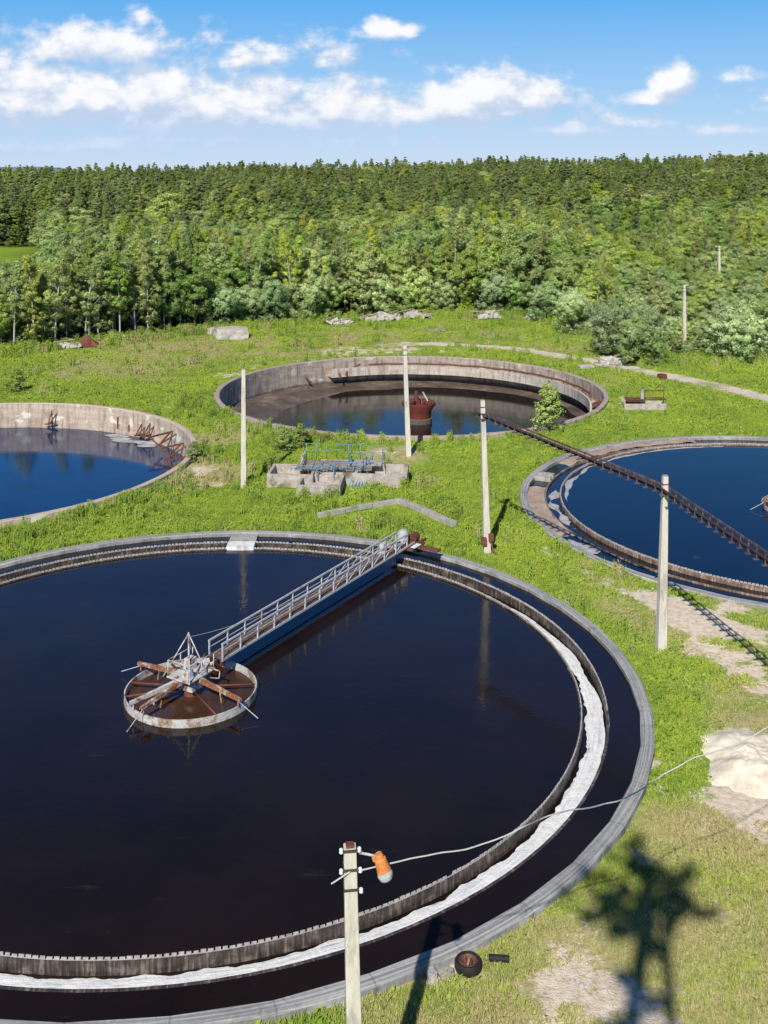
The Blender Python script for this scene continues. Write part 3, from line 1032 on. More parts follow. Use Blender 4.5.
# ------------------------------------------------------------------ poles
def pole_mesh(h, wb, wt):
    mb = MB()
    n = 6
    for i in range(n):
        z0, z1 = h * i / n, h * (i + 1) / n
        w0, w1 = wb + (wt - wb) * i / n, wb + (wt - wb) * (i + 1) / n
        if i == 0:
            z0 = -.4
        mb.bar((0, 0, z0), (0, 0, z1), w0, w0, w2=w1, h2=w1)
    return mb


def make_pole(loc, h, wb, wt, label, lean=(0, 0), caps=True, rz=.12):
    root = empty('concrete_pole', loc, label, 'utility pole', 'concrete poles of the yard line', rz)
    root.rotation_euler.x, root.rotation_euler.y = lean
    mb = pole_mesh(h, wb, wt)
    # merge the stacked sections into one clean shaft
    sh = MB()
    sh.bar((0, 0, -.4), (0, 0, h), wb, wb, w2=wt, h2=wt)
    sh.build('shaft', M['pole'], root, bevel=.02)
    MB().box((0, 0, h + .03), (wt * .9, wt * .9, .06)).build('top_cap', M['concrete'], root)
    if caps:
        for z in (h - .35, h - .75):
            MB().box((0, 0, z), (wt + .05, wt + .05, .05)).build('band', M['rust'], root)
    return root


make_pole(at(243.5, 489), 8.55, .40, .27, 'bare concrete pole standing left of the valve chamber', (0, 0), False)
make_pole(at(408.5, 456), 8.85, .42, .28, 'concrete pole leaning slightly, between the drained basin and the valve chamber', (0, -.035))
p3 = make_pole(at(487, 553), 9.1, .42, .25, 'concrete pole carrying the upper end of the steel ladder', (0, -.03))
p4 = make_pole(at(661, 649), 8.25, .46, .25, 'concrete pole between the front and right basins, midway under the steel ladder', (0, .025))
make_pole(Vector((16.1, 40.0, 0)), 8.2, .44, .26, 'concrete pole beyond the right picture edge under the steel ladder end')
make_pole(Vector((12.4, 30.2, 0)), 8.7, .44, .26, 'concrete pole at the far end of the loose overhead cable')
fp1 = make_pole(Vector((37.6, 136.5, 0)), 8.3, .45, .30, 'concrete pole among the willow bushes at right')
fp2 = make_pole(Vector((57.5, 187, 0)), 9.6, .5, .3, 'short distant concrete pole half hidden in the wood at right')
MB().bar((-.6, 0, 9.3), (.6, 0, 9.3), .12).build('cross_arm', M['rust'], fp2)
MB().bar((-.1, 0, 8.0), (.9, 0, 8.3), .1).build('lamp_arm', M['rust'], fp1)
for rz_, sx in ((.35, 1), (-.3, -1)):
    MB().box((.22 * sx, -.25, .9 + rz_ * .3), (.3, .28, .45)).build('switch_box', M['rust'], p3, bevel=.02)
MB().tube([(.2, -.24, .8), (.26, -.5, .35), (.5, -.7, .02)], .06, 8).build('conduit', M['rust'], p3)

# near pole with the orange lamp
lp = empty('lamp_pole', (-.58, 24.1, 0), 'nearest concrete pole with an orange lamp hanging from its top', 'lamp pole', 'concrete poles of the yard line', .1)
lp.rotation_euler.y = -.022
H = 8.02
MB().bar((0, 0, -.4), (0, 0, H), .40, .40, w2=.275, h2=.275).build('shaft', M['pole'], lp, bevel=.02)
MB().box((0, 0, H + .02), (.18, .18, .06)).build('top_cap', M['rust'], lp)
MB().box((0, -.155, H - .02), (.42, .03, .05)).build('clamp', M['truss'], lp)
MB().box((0, 0, H - .44), (.32, .32, .045)).box((0, -.165, H - .44), (.46, .025, .04)).build('clamp', M['truss'], lp)
MB().box((0, 0, H - .88), (.33, .33, .05)).build('clamp', M['truss'], lp)
for x, z in ((-.20, H + .0), (.20, H + .0), (-.21, H - .45), (.21, H - .45), (.22, H - .9)):
    MB().lathe([(0, 0), (.04, 0), (.05, .025), (.036, .05), (.046, .075), (.032, .105), (0, .115)], 14, c=(x, -.15, z - .05)).build('insulator', M['porcelain'], lp, smooth=True)
MB().tube([(.2, -.1, H - .10), (.6, -.12, H - .20)], .028, 8).build('lamp_arm', M['galv'], lp, smooth=True)
lamp = bpy.data.objects.new('lamp', None)
COL.objects.link(lamp)
lamp.parent = lp
lamp.location = (.62, -.12, H - .16)
lamp.rotation_euler = (0, math.radians(-17), 0)
lamp.scale = (.86, .86, .86)
MB().lathe([(0, .02), (.09, .02), (.11, -.02), (.115, -.09), (.155, -.13), (.175, -.42), (.185, -.44), (0, -.44)], 24).build('lamp_shade', M['orange'], lamp, smooth=math.radians(35))
MB().lathe([(0, -.445), (.18, -.445), (.185, -.5), (.185, -.62), (.15, -.67), (0, -.68)], 24).build('lamp_glass', M['glass'], lamp, smooth=math.radians(35))
MB().lathe([(.186, -.53), (.196, -.53), (.196, -.56), (.186, -.56)], 24).build('lamp_guard', M['galv'], lamp)
MB().box((-.12, 0, -.06), (.13, .1, .12)).build('lamp_hinge', M['orange'], lamp, bevel=.01)

# overhead cable from the near pole
a_, b_ = Vector((-.50, 23.95, H - .45)), Vector((12.4, 30.2, 8.6))
pts = [Vector((-1.15, 23.75, H - .62)), Vector((-.9, 23.85, H - .52)), Vector((-.72, 23.93, H - .45))]
for i in range(71):
    s = i / 70
    p = a_.lerp(b_, s)
    p.z += -.62 * 4 * s * (1 - s) + .13 * math.sin(s * 21 + .6) * math.sin(s * PI) + .05 * noise.noise(Vector((s * 25, 0, 0))) * min(1, 4 * s)
    pts.append(p)
tag(MB().tube(pts, .017, 6).build('overhead_cable', M['wire'], smooth=True), 'wavy pale overhead cable strung from the orange lamp pole to the right', 'cable')

# ------------------------------------------------------------------ slanting steel ladder (pipe rack) from pole to pole
S = [Vector((5.75, 65.5, 8.35)), Vector((13.35, 52.2, 7.75)), Vector((16.1, 40.0, 7.4))]
S = [S[0] + (S[0] - S[1]).normalized() * .3] + S[1:]
tb = empty('cable_ladder', S[0], 'long rusty steel cable ladder slanting down from pole to pole over the right basin', 'cable ladder')
O = S[0]
for side, key in ((-.2, 'truss'), (.2, 'truss_pink')):
    mb = MB()
    for p, q in zip(S, S[1:]):
        d = (q - p).normalized()
        n = Vector((-d.y, d.x, 0)).normalized() * side
        mb.bar(p + n - O, q + n - O, .05, .09)
    mb.build('side_rail', M[key], tb)
for si, (p, q) in enumerate(zip(S, S[1:])):
    d = (q - p).normalized()
    n = Vector((-d.y, d.x, 0)).normalized()
    L = (q - p).length
    k = int(L / .62)
    for i in range(k):
        c = p + d * (L * (i + .5) / k)
        mb = MB()
        mb.bar(c - n * .34 + Vector((0, 0, -.27)) - O, c + n * .34 + Vector((0, 0, -.30)) - O, .12, .04)
        mb.bar(c - n * .2 + Vector((0, 0, .05)) - O, c - n * .2 + Vector((0, 0, -.3)) - O, .05)
        mb.bar(c + n * .2 + Vector((0, 0, .05)) - O, c + n * .2 + Vector((0, 0, -.3)) - O, .05)
        mb.build('rung', M['truss_pink'], tb)
cb = MB()
for off in (-.07, .06):
    for p, q in zip(S, S[1:]):
        d = (q - p).normalized()
        n = Vector((-d.y, d.x, 0)).normalized() * off
        cb.tube([p.lerp(q, s / 14) + n + Vector((0, 0, -.17 + .03 * math.sin(s * 2 + off * 40))) - O for s in range(15)], .04, 6)
cb.build('cable_run', M['black'], tb, smooth=True)

# ------------------------------------------------------------------ valve chamber with blue railings
VC = Vector((-3.6, 79.0, 0))
vc = empty('valve_chamber', VC, 'group of open concrete boxes with blue railings between the basins', 'valve chamber', rz=math.radians(-4))
vc.scale = (1, 1, .84)


def open_box(x0, x1, y0, y1, h, t=.22, fl=-.1):
    mb = MB()
    mb.box(((x0 + x1) / 2, y0 + t / 2, h / 2), (x1 - x0, t, h))
    mb.box(((x0 + x1) / 2, y1 - t / 2, h / 2), (x1 - x0, t, h))
    mb.box((x0 + t / 2, (y0 + y1) / 2, h / 2), (t, y1 - y0 - 2 * t, h))
    mb.box((x1 - t / 2, (y0 + y1) / 2, h / 2), (t, y1 - y0 - 2 * t, h))
    mb.box(((x0 + x1) / 2, (y0 + y1) / 2, .2), (x1 - x0 - 2 * t, y1 - y0 - 2 * t, .05))
    return mb


for b in ((-4.8, -1.45, -.9, 2.0, 1.15), (-2.35, .75, -2.9, -.02, .95), (1.5, 5.3, -.5, 2.4, 1.2), (-1.42, 1.48, .0, 3.6, 1.1)):
    open_box(*b).build('chamber_wall', M['old_wall'], vc, bevel=.025)
dkm = MB()
for i in range(9):
    dkm.box((-2.6 + i * .62, 1.5, 1.24 + .01 * (i % 2)), (.58, 2.9 - .3 * (i % 3), .06), .02 * (i % 3 - 1))
dkm.build('plank_deck', M['wood'], vc)
MB().box((2.0, 2.3, 1.26), (2.6, 1.6, .05)).build('cover_slab', M['concrete'], vc, bevel=.01)


def railing(p, q, n, h, mk, z=1.25):
    p, q = Vector(p), Vector(q)
    mb = MB()
    for i in range(n + 1):
        c = p.lerp(q, i / n)
        mb.tube([c + Vector((0, 0, z)), c + Vector((0, 0, z + h))], .032, 6)
    for f in (.5, 1.0):
        mb.tube([p + Vector((0, 0, z + h * f)), q + Vector((0, 0, z + h * f))], .030, 6)
    return mb.build('railing', M[mk], vc, smooth=True)


railing((-2.5, 3.2, 0), (-.2, 3.4, 0), 3, 1.35, 'teal_rail')
railing((-.2, 3.4, 0), (3.4, 3.2, 0), 4, 1.25, 'blue_rail')
railing((3.3, 3.1, 0), (3.4, 1.2, 0), 2, .95, 'blue_rail')
railing((-3.2, .2, 0), (-.2, .05, 0), 4, .5, 'blue_rail', 1.1)
railing((-.2, .1, 0), (2.2, .3, 0), 3, .8, 'blue_rail', 1.1)
railing((-2.5, .4, 0), (-2.6, 3.1, 0), 3, .9, 'galv')
railing((1.9, -.3, 0), (2.2, 1.6, 0), 2, 1.1, 'blue_rail', .9)
railing((.9, .5, 0), (1.0, 2.8, 0), 2, .9, 'teal_rail')
va = MB()
for x, y, h in ((-1.2, -.6, 1.0), (.0, -.3, 1.1), (1.1, .6, 1.0), (2.4, 1.6, 1.0)):
    va.tube([(x, y, .8), (x, y, .8 + h)], .045, 8)
    va.lathe([(.17, -.025), (.21, -.025), (.21, .025), (.17, .025)], 14, c=(x, y, .8 + h))
    va.bar((x - .2, y, .8 + h), (x + .2, y, .8 + h), .03)
va.build('valve_wheels', M['blue_rail'], vc, smooth=math.radians(40))
MB().box((-.9, -2.0, .72), (1.6, .9, .06), .1).build('sluice_gate', M['galv'], vc)
gt = MB()
for i in range(6):
    gt.bar((1.1 + i * .22, -.75, .15), (1.3 + i * .22, -.35, .75), .05)
gt.bar((1.05, -.75, .15), (2.3, -.75, .15), .06)
gt.bar((1.25, -.35, .75), (2.5, -.35, .75), .06)
gt.build('grate', M['blue_rail'], vc)

# small rusty hatch by the right rim of the drained basin
hc = empty('sluice_chamber', at(644, 409), 'small rusty sluice chamber with a pipe frame beside the drained basin', 'sluice chamber')
open_box(-2.0, 2.0, -.6, .9, .6, .18).build('chamber_wall', M['old_wall'], hc, bevel=.02)
fm = MB()
for x in (-1.6, 0.1, 1.9):
    fm.tube([(x, .1, .5), (x, .1, 1.75)], .05, 6)
fm.tube([(0.1, .1, 1.75), (1.9, .1, 1.75)], .05, 6)
fm.tube([(-1.8, -.2, .95), (2.0, -.3, .98)], .06, 6)
fm.tube([(-1.8, .5, .98), (1.9, .5, .95)], .06, 6)
fm.build('pipe_frame', M['rust'], hc, smooth=True)
MB().box((-.2, -.1, 1.2), (.3, .2, 1.5)).build('gate_plate', M['concrete'], hc, bevel=.02)
MB().box((-.9, .1, .84), (1.6, 1.2, .05)).build('hatch_plate', M['rust'], hc)

# ------------------------------------------------------------------ small things in the yard
def kerb(p, q, w, h, name, label, mk='concrete', grp=None):
    mb = MB()
    d = (q - p)
    n = max(2, int(d.length / 1.6))
    for i in range(n):
        a, b = p.lerp(q, i / n), p.lerp(q, (i + .97) / n)
        mb.bar(a + Vector((0, 0, h / 2 + .03 * math.sin(i * 2.1))), b + Vector((0, 0, h / 2 + .03 * math.sin(i * 2.1 + .5))), w, h)
    return tag(mb.build(name, M[mk], bevel=.02), label, 'kerb', grp)


kerb(at(318, 518), at(398, 503), .26, .34, 'concrete_kerb', 'low pale concrete kerb running left from the bend behind the footbridge')
kerb(at(399, 503), at(455, 527), .40, .36, 'concrete_kerb', 'low pale concrete kerb running right from the bend behind the footbridge')
kerb(at(541, 551), at(559, 562), .12, .1, 'fallen_lath', 'pale lath lying in the grass between the two right hand poles', 'rubble')

# sand heap
sp = at(757, 764)
sm = MB()
nr, na = 36, 110
for i in range(nr + 1):
    q = i / nr
    for j in range(na):
        a = 2 * PI * j / na
        rr = (2.45 + 1.1 * noise.noise(Vector((math.cos(a) * 1.4, math.sin(a) * 1.4, 5))) + .45 * noise.noise(Vector((math.cos(a) * 5, math.sin(a) * 5, 5))))
        x, y = q * rr * math.cos(a), q * rr * math.sin(a) * 1.05
        h = .50 * (1 - q ** 2.0) ** 1.3 * (1 + .35 * noise.noise(Vector((x * .8, y * .8, 1)))) + .17 * noise.noise(Vector((x * 1.6, y * 1.6, 7))) * (1 - q) ** .6 + .08 * noise.noise(Vector((x * 5, y * 5, 7))) * (1 - q)
        sm.v.append((x, y, h + ground_z(sp.x + x, sp.y + y) - (.06 if i == nr else 0)))
for i in range(nr):
    for j in range(na):
        sm.f.append((i * na + j, i * na + (j + 1) % na, (i + 1) * na + (j + 1) % na, (i + 1) * na + j))
tag(sm.build('sand_heap', M['sand'], smooth=True, loc=sp), 'pale sand heap at the right picture edge', 'sand heap')

# rusty wheel hub and pipe stub, stones
wp = at(468, 970)
wh = empty('old_wheel', wp + Vector((0, 0, .02)), 'rusty wheel lying flat in the dry grass by the front rim', 'wheel')
MB().lathe([(.27, .0), (.36, .02), (.39, .09), (.39, .22), (.35, .29), (.27, .27)], 36).build('tyre', M['black'], wh, smooth=math.radians(40))
rm = MB()
rm.lathe([(0, .12), (.27, .12), (.27, .26), (.25, .27), (.22, .2), (.13, .17), (.12, .26), (0, .26)], 32)
for i in range(5):
    a = i * 2 * PI / 5
    rm.lathe([(0, .25), (.025, .25), (.025, .30), (0, .30)], 8, c=(.08 * math.cos(a), .08 * math.sin(a), 0))
rm.build('rim', M['rust'], wh, smooth=math.radians(35))
MB().bar((-.02, -.22, .29), (.04, .02, .32), .06, .03).build('lever', M['wood'], wh)
pb = at(499, 962) + Vector((0, 0, .11))
tag(MB().tube([(-.30, .02, 0), (.28, -.03, .0)], .10, 16).build('pipe_stub', M['black'], smooth=math.radians(40), loc=pb), 'short black pipe lying beside the rusty wheel', 'pipe')


def stone(loc, s, label, mk='rubble', name='stone', seed=0, rz=0, cat='stone', group=None):
    bm = bmesh.new()
    bmesh.ops.create_icosphere(bm, subdivisions=3, radius=1)
    for v in bm.verts:
        d = v.co.normalized()
        q = Vector((max(-.62, min(.62, d.x)), max(-.62, min(.62, d.y)), max(-.55, min(.55, d.z)))) * 1.5
        q *= 1 + .16 * noise.noise(d * 2.2 + Vector((seed, 0, 0)))
        v.co = Vector((q.x * s[0], q.y * s[1], q.z * s[2]))
    me = bpy.data.meshes.new(name)
    bm.to_mesh(me)
    bm.free()
    me.materials.append(M[mk])
    o = bpy.data.objects.new(name, me)
    COL.objects.link(o)
    o.location = Vector(loc) + Vector((0, 0, s[2] * .55))
    o.rotation_euler.z = rz
    return tag(o, label, cat, group)


stone(at(431, 977), (.13, .2, .16), 'pale broken stone between front rim and rusty wheel', seed=1, rz=.3)
stone(at(446, 976), (.22, .14, .12), 'flat grey stone touching the left side of the rusty wheel', 'concrete', seed=4, rz=.5)
stone(at(232, 338), (2.2, 1.3, 1.0), 'big pale concrete block lying at the forest edge', 'rubble', 'concrete_block', 9, .2, 'concrete block')
stone(at(214, 335), (.8, .6, .7), 'small boulder left of the big pale concrete block', 'rubble', 'boulder', 12, .7, 'boulder')
for (x, y, s, lab) in ((586, 368, (.9, .5, .25), 'white slab in the grass right of the drained basin'), (662, 379, (.45, .4, .4), 'reddish block beside the dirt track')):
    stone(at(x, y), s, lab, 'rubble' if x < 600 else 'red_rust', 'slab', x, .2, 'slab')


HEAPS = [(at(88, 347).x, at(88, 347).y, 2.2), (at(232, 338).x, at(232, 338).y, 2.6)]


def heap(px, py, w, d, n, seed, label, logs=0, hh=.5):
    """rubble heap: broken slabs and boards in one mass"""
    r_ = random.Random(seed)
    c = at(px, py)
    HEAPS.append((c.x, c.y, w))
    mb = MB()
    for i in range(n):
        x, y = r_.gauss(0, w * .33), r_.gauss(0, d * .33)
        f = max(0, 1 - abs(x) / w - abs(y) / d)
        s = r_.uniform(.35, 1.05)
        mb.box((x, y, hh * f * r_.random() + s * .25), (s * r_.uniform(.8, 1.9), s * r_.uniform(.6, 1.2), s * r_.uniform(.3, .7)), r_.uniform(0, 3), r_.uniform(-.5, .5), r_.uniform(-.5, .5))
    o = mb.build('rubble_heap', M['rubble'], bevel=.04, loc=c)
    if logs:
        lm = MB()
        for i in range(logs):
            x, y = r_.uniform(-w * .6, w * .6), r_.uniform(-d * .4, d * .4)
            a, L = r_.uniform(-.7, .7), r_.uniform(1.6, 4.2)
            lm.tube([(x - L / 2 * math.cos(a), y - L / 2 * math.sin(a), .3 + r_.random() * hh), (x + L / 2 * math.cos(a), y + L / 2 * math.sin(a), .35 + r_.random() * 1.2)], .12, 7, .08)
        lm.build('timber', M['wood'], o, smooth=math.radians(40))
    return tag(o, label, 'rubble heap', 'rubble heaps along the forest edge')


heap(380, 320, 4.5, 1.5, 46, 1, 'pale rubble heap under the middle willows', 4, .8)
heap(415, 318, 3.6, 1.5, 34, 2, 'brownish rubble heap right of the middle willows', 5, .9)
heap(488, 318, 2.8, 1.5, 24, 3, 'heap of slabs and upturned timber in front of the wood', 7, 1.0)
heap(534, 320, 2.8, 1.2, 16, 4, 'small heap of boards at the right end of the clearing', 6, .6)
heap(338, 324, 3.0, 1.0, 18, 5, 'low scatter of pale stones left of the middle willows', 2, .3)
heap(612, 364, 3.2, 1.2, 30, 6, 'grey rubble dumped beside the dirt track bend', 2, .5)
heap(72, 348, 1.6, .8, 10, 7, 'pale rubble beside the rusty red sheet', 2, .4)
rs = MB()
rs.add([(-1.5, 0, 0), (-.3, -.5, .0), (1.5, -.2, .05), (1.0, .5, .55), (-.3, .5, 1.7), (-1.1, .5, 1.0), (.2, .2, 1.1)], [(0, 1, 6, 5), (1, 2, 3, 6), (5, 6, 4), (6, 3, 4), (0, 5, 4, 3, 2)])
so = rs.build('rusty_sheet', M['red_rust'], loc=at(88, 347))
so.scale = (1.1, 1.2, .85)
so.modifiers.new('thick', 'SOLIDIFY').thickness = .04
tag(so, 'crumpled rusty red metal sheet at the left forest edge', 'metal sheet')
wf = MB()
for x0, x1 in ((-1.2, 1.0),):
    wf.box((0, 0, .25), (2.6, .9, .08), .2, .25)
    wf.bar((-1.1, -.4, 0), (-1.0, .3, .5), .12)
    wf.bar((1.0, -.2, 0), (1.1, .4, .6), .12)
tag(wf.build('board_pallet', M['wood'], loc=at(436, 332)), 'dark broken pallet in the middle of the far grass', 'pallet')


# ------------------------------------------------------------------ trees
def leaf_mesh(name, P, N, D, size, ratio, tint, mat, soft):
    """diamond leaves at P with normal N and direction D"""
    n = len(P)
    Dn = D - N * np.sum(D * N, 1, keepdims=True)
    Dn /= np.linalg.norm(Dn, axis=1, keepdims=True) + 1e-9
    Sd = np.cross(N, Dn)
    s = size[:, None]
    V = np.empty((n, 4, 3))
    V[:, 0] = P - Dn * s * .5
    V[:, 1] = P + Sd * s * ratio * .5 + N * s * .06
    V[:, 2] = P + Dn * s * .5
    V[:, 3] = P - Sd * s * ratio * .5 + N * s * .06
    me = bpy.data.meshes.new(name)
    me.vertices.add(n * 4)
    me.vertices.foreach_set('co', V.reshape(-1).astype(np.float32))
    me.loops.add(n * 4)
    me.loops.foreach_set('vertex_index', np.arange(n * 4, dtype=np.int32))
    me.polygons.add(n)
    me.polygons.foreach_set('loop_start', np.arange(0, n * 4, 4, dtype=np.int32))
    me.polygons.foreach_set('loop_total', np.full(n, 4, dtype=np.int32))
    a = me.attributes.new('tint', 'FLOAT', 'POINT')
    a.data.foreach_set('value', np.repeat(tint, 4).astype(np.float32))
    a = me.attributes.new('soft', 'FLOAT_VECTOR', 'POINT')
    a.data.foreach_set('vector', np.repeat(soft, 4, axis=0).astype(np.float32).reshape(-1))
    me.update(calc_edges=True)
    me.validate()
    me.materials.append(mat)
    return me


def unit(v):
    return v / (np.linalg.norm(v, axis=1, keepdims=True) + 1e-9)


def clumps_to_leaves(C, R, T, per, size, outward, upb, rng, axis=None):
    m = len(C)
    idx = np.repeat(np.arange(m), per)
    n = len(idx)
    d = unit(rng.normal(size=(n, 3)))
    rad = R[idx][:, None] * rng.random((n, 1)) ** .45
    P = C[idx] + d * rad * np.array([1, 1, .75])
    N = unit(d * .7 + outward[idx] * .5 + np.array([0, 0, upb]) + rng.normal(size=(n, 3)) * .55)
    D = unit(rng.normal(size=(n, 3)) + np.array([0, 0, -.4]))
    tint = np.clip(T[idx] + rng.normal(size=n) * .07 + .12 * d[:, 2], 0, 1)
    sz = size * rng.uniform(.7, 1.35, n)
    soft = unit(outward[idx] * .8 + d * .75 + np.array([0, 0, .25]))
    return P, N, D, sz, tint, soft


def make_tree(kind, seed):
    """returns (trunk mesh, crown mesh, height)"""
    rng = np.random.default_rng(seed)
    C, R, T, tr_ = [], [], [], MB()
    if kind == 'birch':
        h = 12.0
        bend = rng.normal(size=2) * .25
        lo = (.30, .14, .20)[seed % 3]
        tp = lambda z: Vector((bend[0] * (z / h) ** 2 * 2, bend[1] * (z / h) ** 2 * 2, z))
        tr_.tube([tp(z) for z in np.linspace(-.2, h * .95, 9)], .13, 7, .03)
        for i in range(88):
            q = rng.random() ** .85
            z = h * (lo + (.98 - lo) * q)
            prof = math.sin(min(1, (q + .08)) ** .75 * PI) ** .7 * 1.0 + .12
            a = rng.random() * 2 * PI
            r = 1.75 * prof * rng.random() ** .5 * (1 + .35 * math.sin(a * 2 + seed) + .3 * math.sin(z * 1.3 + seed * 2))
            b = tp(z - .2)
            p = b + Vector((r * math.cos(a), r * math.sin(a), .15 - .1 * r))
            C.append(p); R.append(rng.uniform(.32, .62)); T.append(rng.normal() * .12 + .5 + .15 * (q - .5))
            if i % 3 == 0:
                tr_.tube([tp(max(1.5, z - r * .9)), b.lerp(p, .6) + Vector((0, 0, -.1)), p], .035, 4, .008, caps=False)
        per, size, ratio, up = 100, .18, .7, .45
    elif kind == 'aspen':
        h = 11.0
        tr_.tube([(0.1 * math.sin(z), .1 * math.cos(z * 1.3), z) for z in np.linspace(-.2, h * .85, 8)], .19, 7, .04)
        for i in range(105):
            d = unit(rng.normal(size=(1, 3)))[0]
            rr = rng.random() ** .33
            lob = 1 + .25 * math.sin(3 * math.atan2(d[1], d[0]) + seed) * (1 - abs(d[2])) + .2 * math.sin(5 * d[2] + seed)
            p = Vector((d[0] * 2.7 * rr * lob, d[1] * 2.7 * rr * lob, h * .60 + d[2] * h * .39 * rr))
            C.append(p); R.append(rng.uniform(.45, .8)); T.append(rng.normal() * .12 + .48 + .15 * d[2])
            if i % 4 == 0:
                tr_.tube([(0, 0, max(1.2, p.z - 1.8)), p], .05, 4, .01, caps=False)
        per, size, ratio, up = 100, .20, .8, .45
    elif kind == 'pine':
        h = 14.0
        tr_.tube([(0, 0, z) for z in np.linspace(-.2, h * .98, 8)], .2, 7, .03)
        for i in range(120):
            q = rng.random() ** .9
            z = h * (.25 + .745 * q)
            rmax = 2.0 * (1 - q) ** .7 * (1 + .3 * math.sin(z * 2.4 + seed)) + .12
            a = rng.random() * 2 * PI
            r = rmax * rng.random() ** .45
            p = Vector((r * math.cos(a), r * math.sin(a), z + .15 * r))
            C.append(p); R.append(rng.uniform(.28, .55) * (1.1 - .5 * q)); T.append(rng.normal() * .12 + .42 + .2 * q)
            if i % 4 == 0:
                tr_.tube([(0, 0, z - .1), p], .035, 4, .01, caps=False)
        per, size, ratio, up = 90, .21, .40, .5
    elif kind == 'spruce':
        h = 13.0
        tr_.tube([(0, 0, z) for z in np.linspace(-.2, h * .98, 6)], .18, 7, .02)
        for i in range(130):
            q = rng.random() ** 1.15
            z = h * (.08 + .91 * q)
            rmax = 2.1 * (1 - q) ** .9 + .06
            a = rng.random() * 2 * PI
            r = rmax * (.25 + .75 * rng.random() ** .6)
            C.append(Vector((r * math.cos(a), r * math.sin(a), z - .22 * r))); R.append(rng.uniform(.25, .5) * (1.1 - .6 * q)); T.append(rng.normal() * .12 + .38)
            if i % 5 == 0:
                tr_.tube([(0, 0, z), C[-1]], .03, 4, .01, caps=False)
        per, size, ratio, up = 80, .22, .40, .4
    elif kind == 'willow':
        h = 7.5
        lob = [(rng.uniform(-1.7, 1.7), rng.uniform(-1.5, 1.5), rng.uniform(2.6, 5.4), rng.uniform(1.3, 2.1)) for _ in range(7)] + [(0, 0, 3.6, 2.2)]
        for lx, ly, lz, lr in lob:
            st = [Vector((lx * .12, ly * .12, -.2)), Vector((lx * .5, ly * .5, lz * .5)), Vector((lx, ly, lz))]
            tr_.tube(st, .10, 6, .03)
            for i in range(19):
                d = unit(rng.normal(size=(1, 3)))[0]
                rr = lr * rng.random() ** .3
                p = Vector((lx + d[0] * rr, ly + d[1] * rr, max(.3, lz + d[2] * rr * 1.05)))
                C.append(p); R.append(rng.uniform(.35, .65)); T.append(rng.normal() * .15 + .42 + .25 * d[2])
        for i in range(26):
            a = rng.random() * 2 * PI
            r = 2.6 * rng.random() ** .5
            C.append(Vector((r * math.cos(a), r * math.sin(a), rng.uniform(.2, 1.8)))); R.append(.5); T.append(.25)
        per, size, ratio, up = 80, .20, .45, .5
    else:  # sapling
        h = 4.2
        tr_.tube([(0, 0, z) for z in np.linspace(-.2, h * .95, 6)], .05, 6, .012)
        for i in range(95):
            q = rng.random() ** 1.05
            z = h * (.1 + .88 * q)
            r = 1.5 * (1 - q) ** .55 * rng.random() ** .45 + .05
            a = rng.random() * 2 * PI
            p = Vector((r * math.cos(a), r * math.sin(a), z))
            C.append(p); R.append(rng.uniform(.25, .45)); T.append(rng.normal() * .12 + .5)
            if i % 2 == 0:
                tr_.tube([(0, 0, max(.2, z - r * .8)), p], .016, 4, .005, caps=False)
        per, size, ratio, up = 36, .18, .7, .4
    C = np.array([tuple(c) for c in C]); R = np.array(R); T = np.clip(np.array(T), 0, 1)
    ctr = np.array([0, 0, h * .5])
    out = unit(C - ctr)
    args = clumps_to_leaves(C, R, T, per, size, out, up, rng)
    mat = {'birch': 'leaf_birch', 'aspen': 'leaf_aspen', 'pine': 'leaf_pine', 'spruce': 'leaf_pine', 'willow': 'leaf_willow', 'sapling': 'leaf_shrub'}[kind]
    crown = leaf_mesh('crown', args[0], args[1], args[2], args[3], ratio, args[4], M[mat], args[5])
    return tr_, crown, h


BARK = {'birch': 'bark_birch', 'aspen': 'bark', 'pine': 'bark_pine', 'spruce': 'bark', 'willow': 'bark', 'sapling': 'bark'}
TREE_NAME = {'birch': 'birch_tree', 'aspen': 'aspen_tree', 'pine': 'pine_tree', 'spruce': 'spruce_tree', 'willow': 'willow_bush', 'sapling': 'young_birch'}
PROTO = {}


def tree(kind, var, loc, sc, rz, label, group, sz=1.0, cat=None):
    key = (kind, var)
    if key not in PROTO:
        tm_, cm, h = make_tree(kind, 100 + 17 * var + len(kind) * 5)
        root = empty(TREE_NAME[kind], (0, 0, 0))
        tm_.build('trunk', M[BARK[kind]], root, smooth=True)
        co = bpy.data.objects.new('crown', cm)
        COL.objects.link(co)
        co.parent = root
        PROTO[key] = root
        o = root
    else:
        o = copy_tree(PROTO[key])
    o.location = loc
    o.scale = (sc, sc, sc * sz)
    o.rotation_euler.z = rz
    tag(o, label, cat or ('bush' if kind == 'willow' else 'tree'), group)
    return o


def G(x, y):
    return Vector((x, y, ground_z(x, y)))


used = []
rt = random.Random(21)
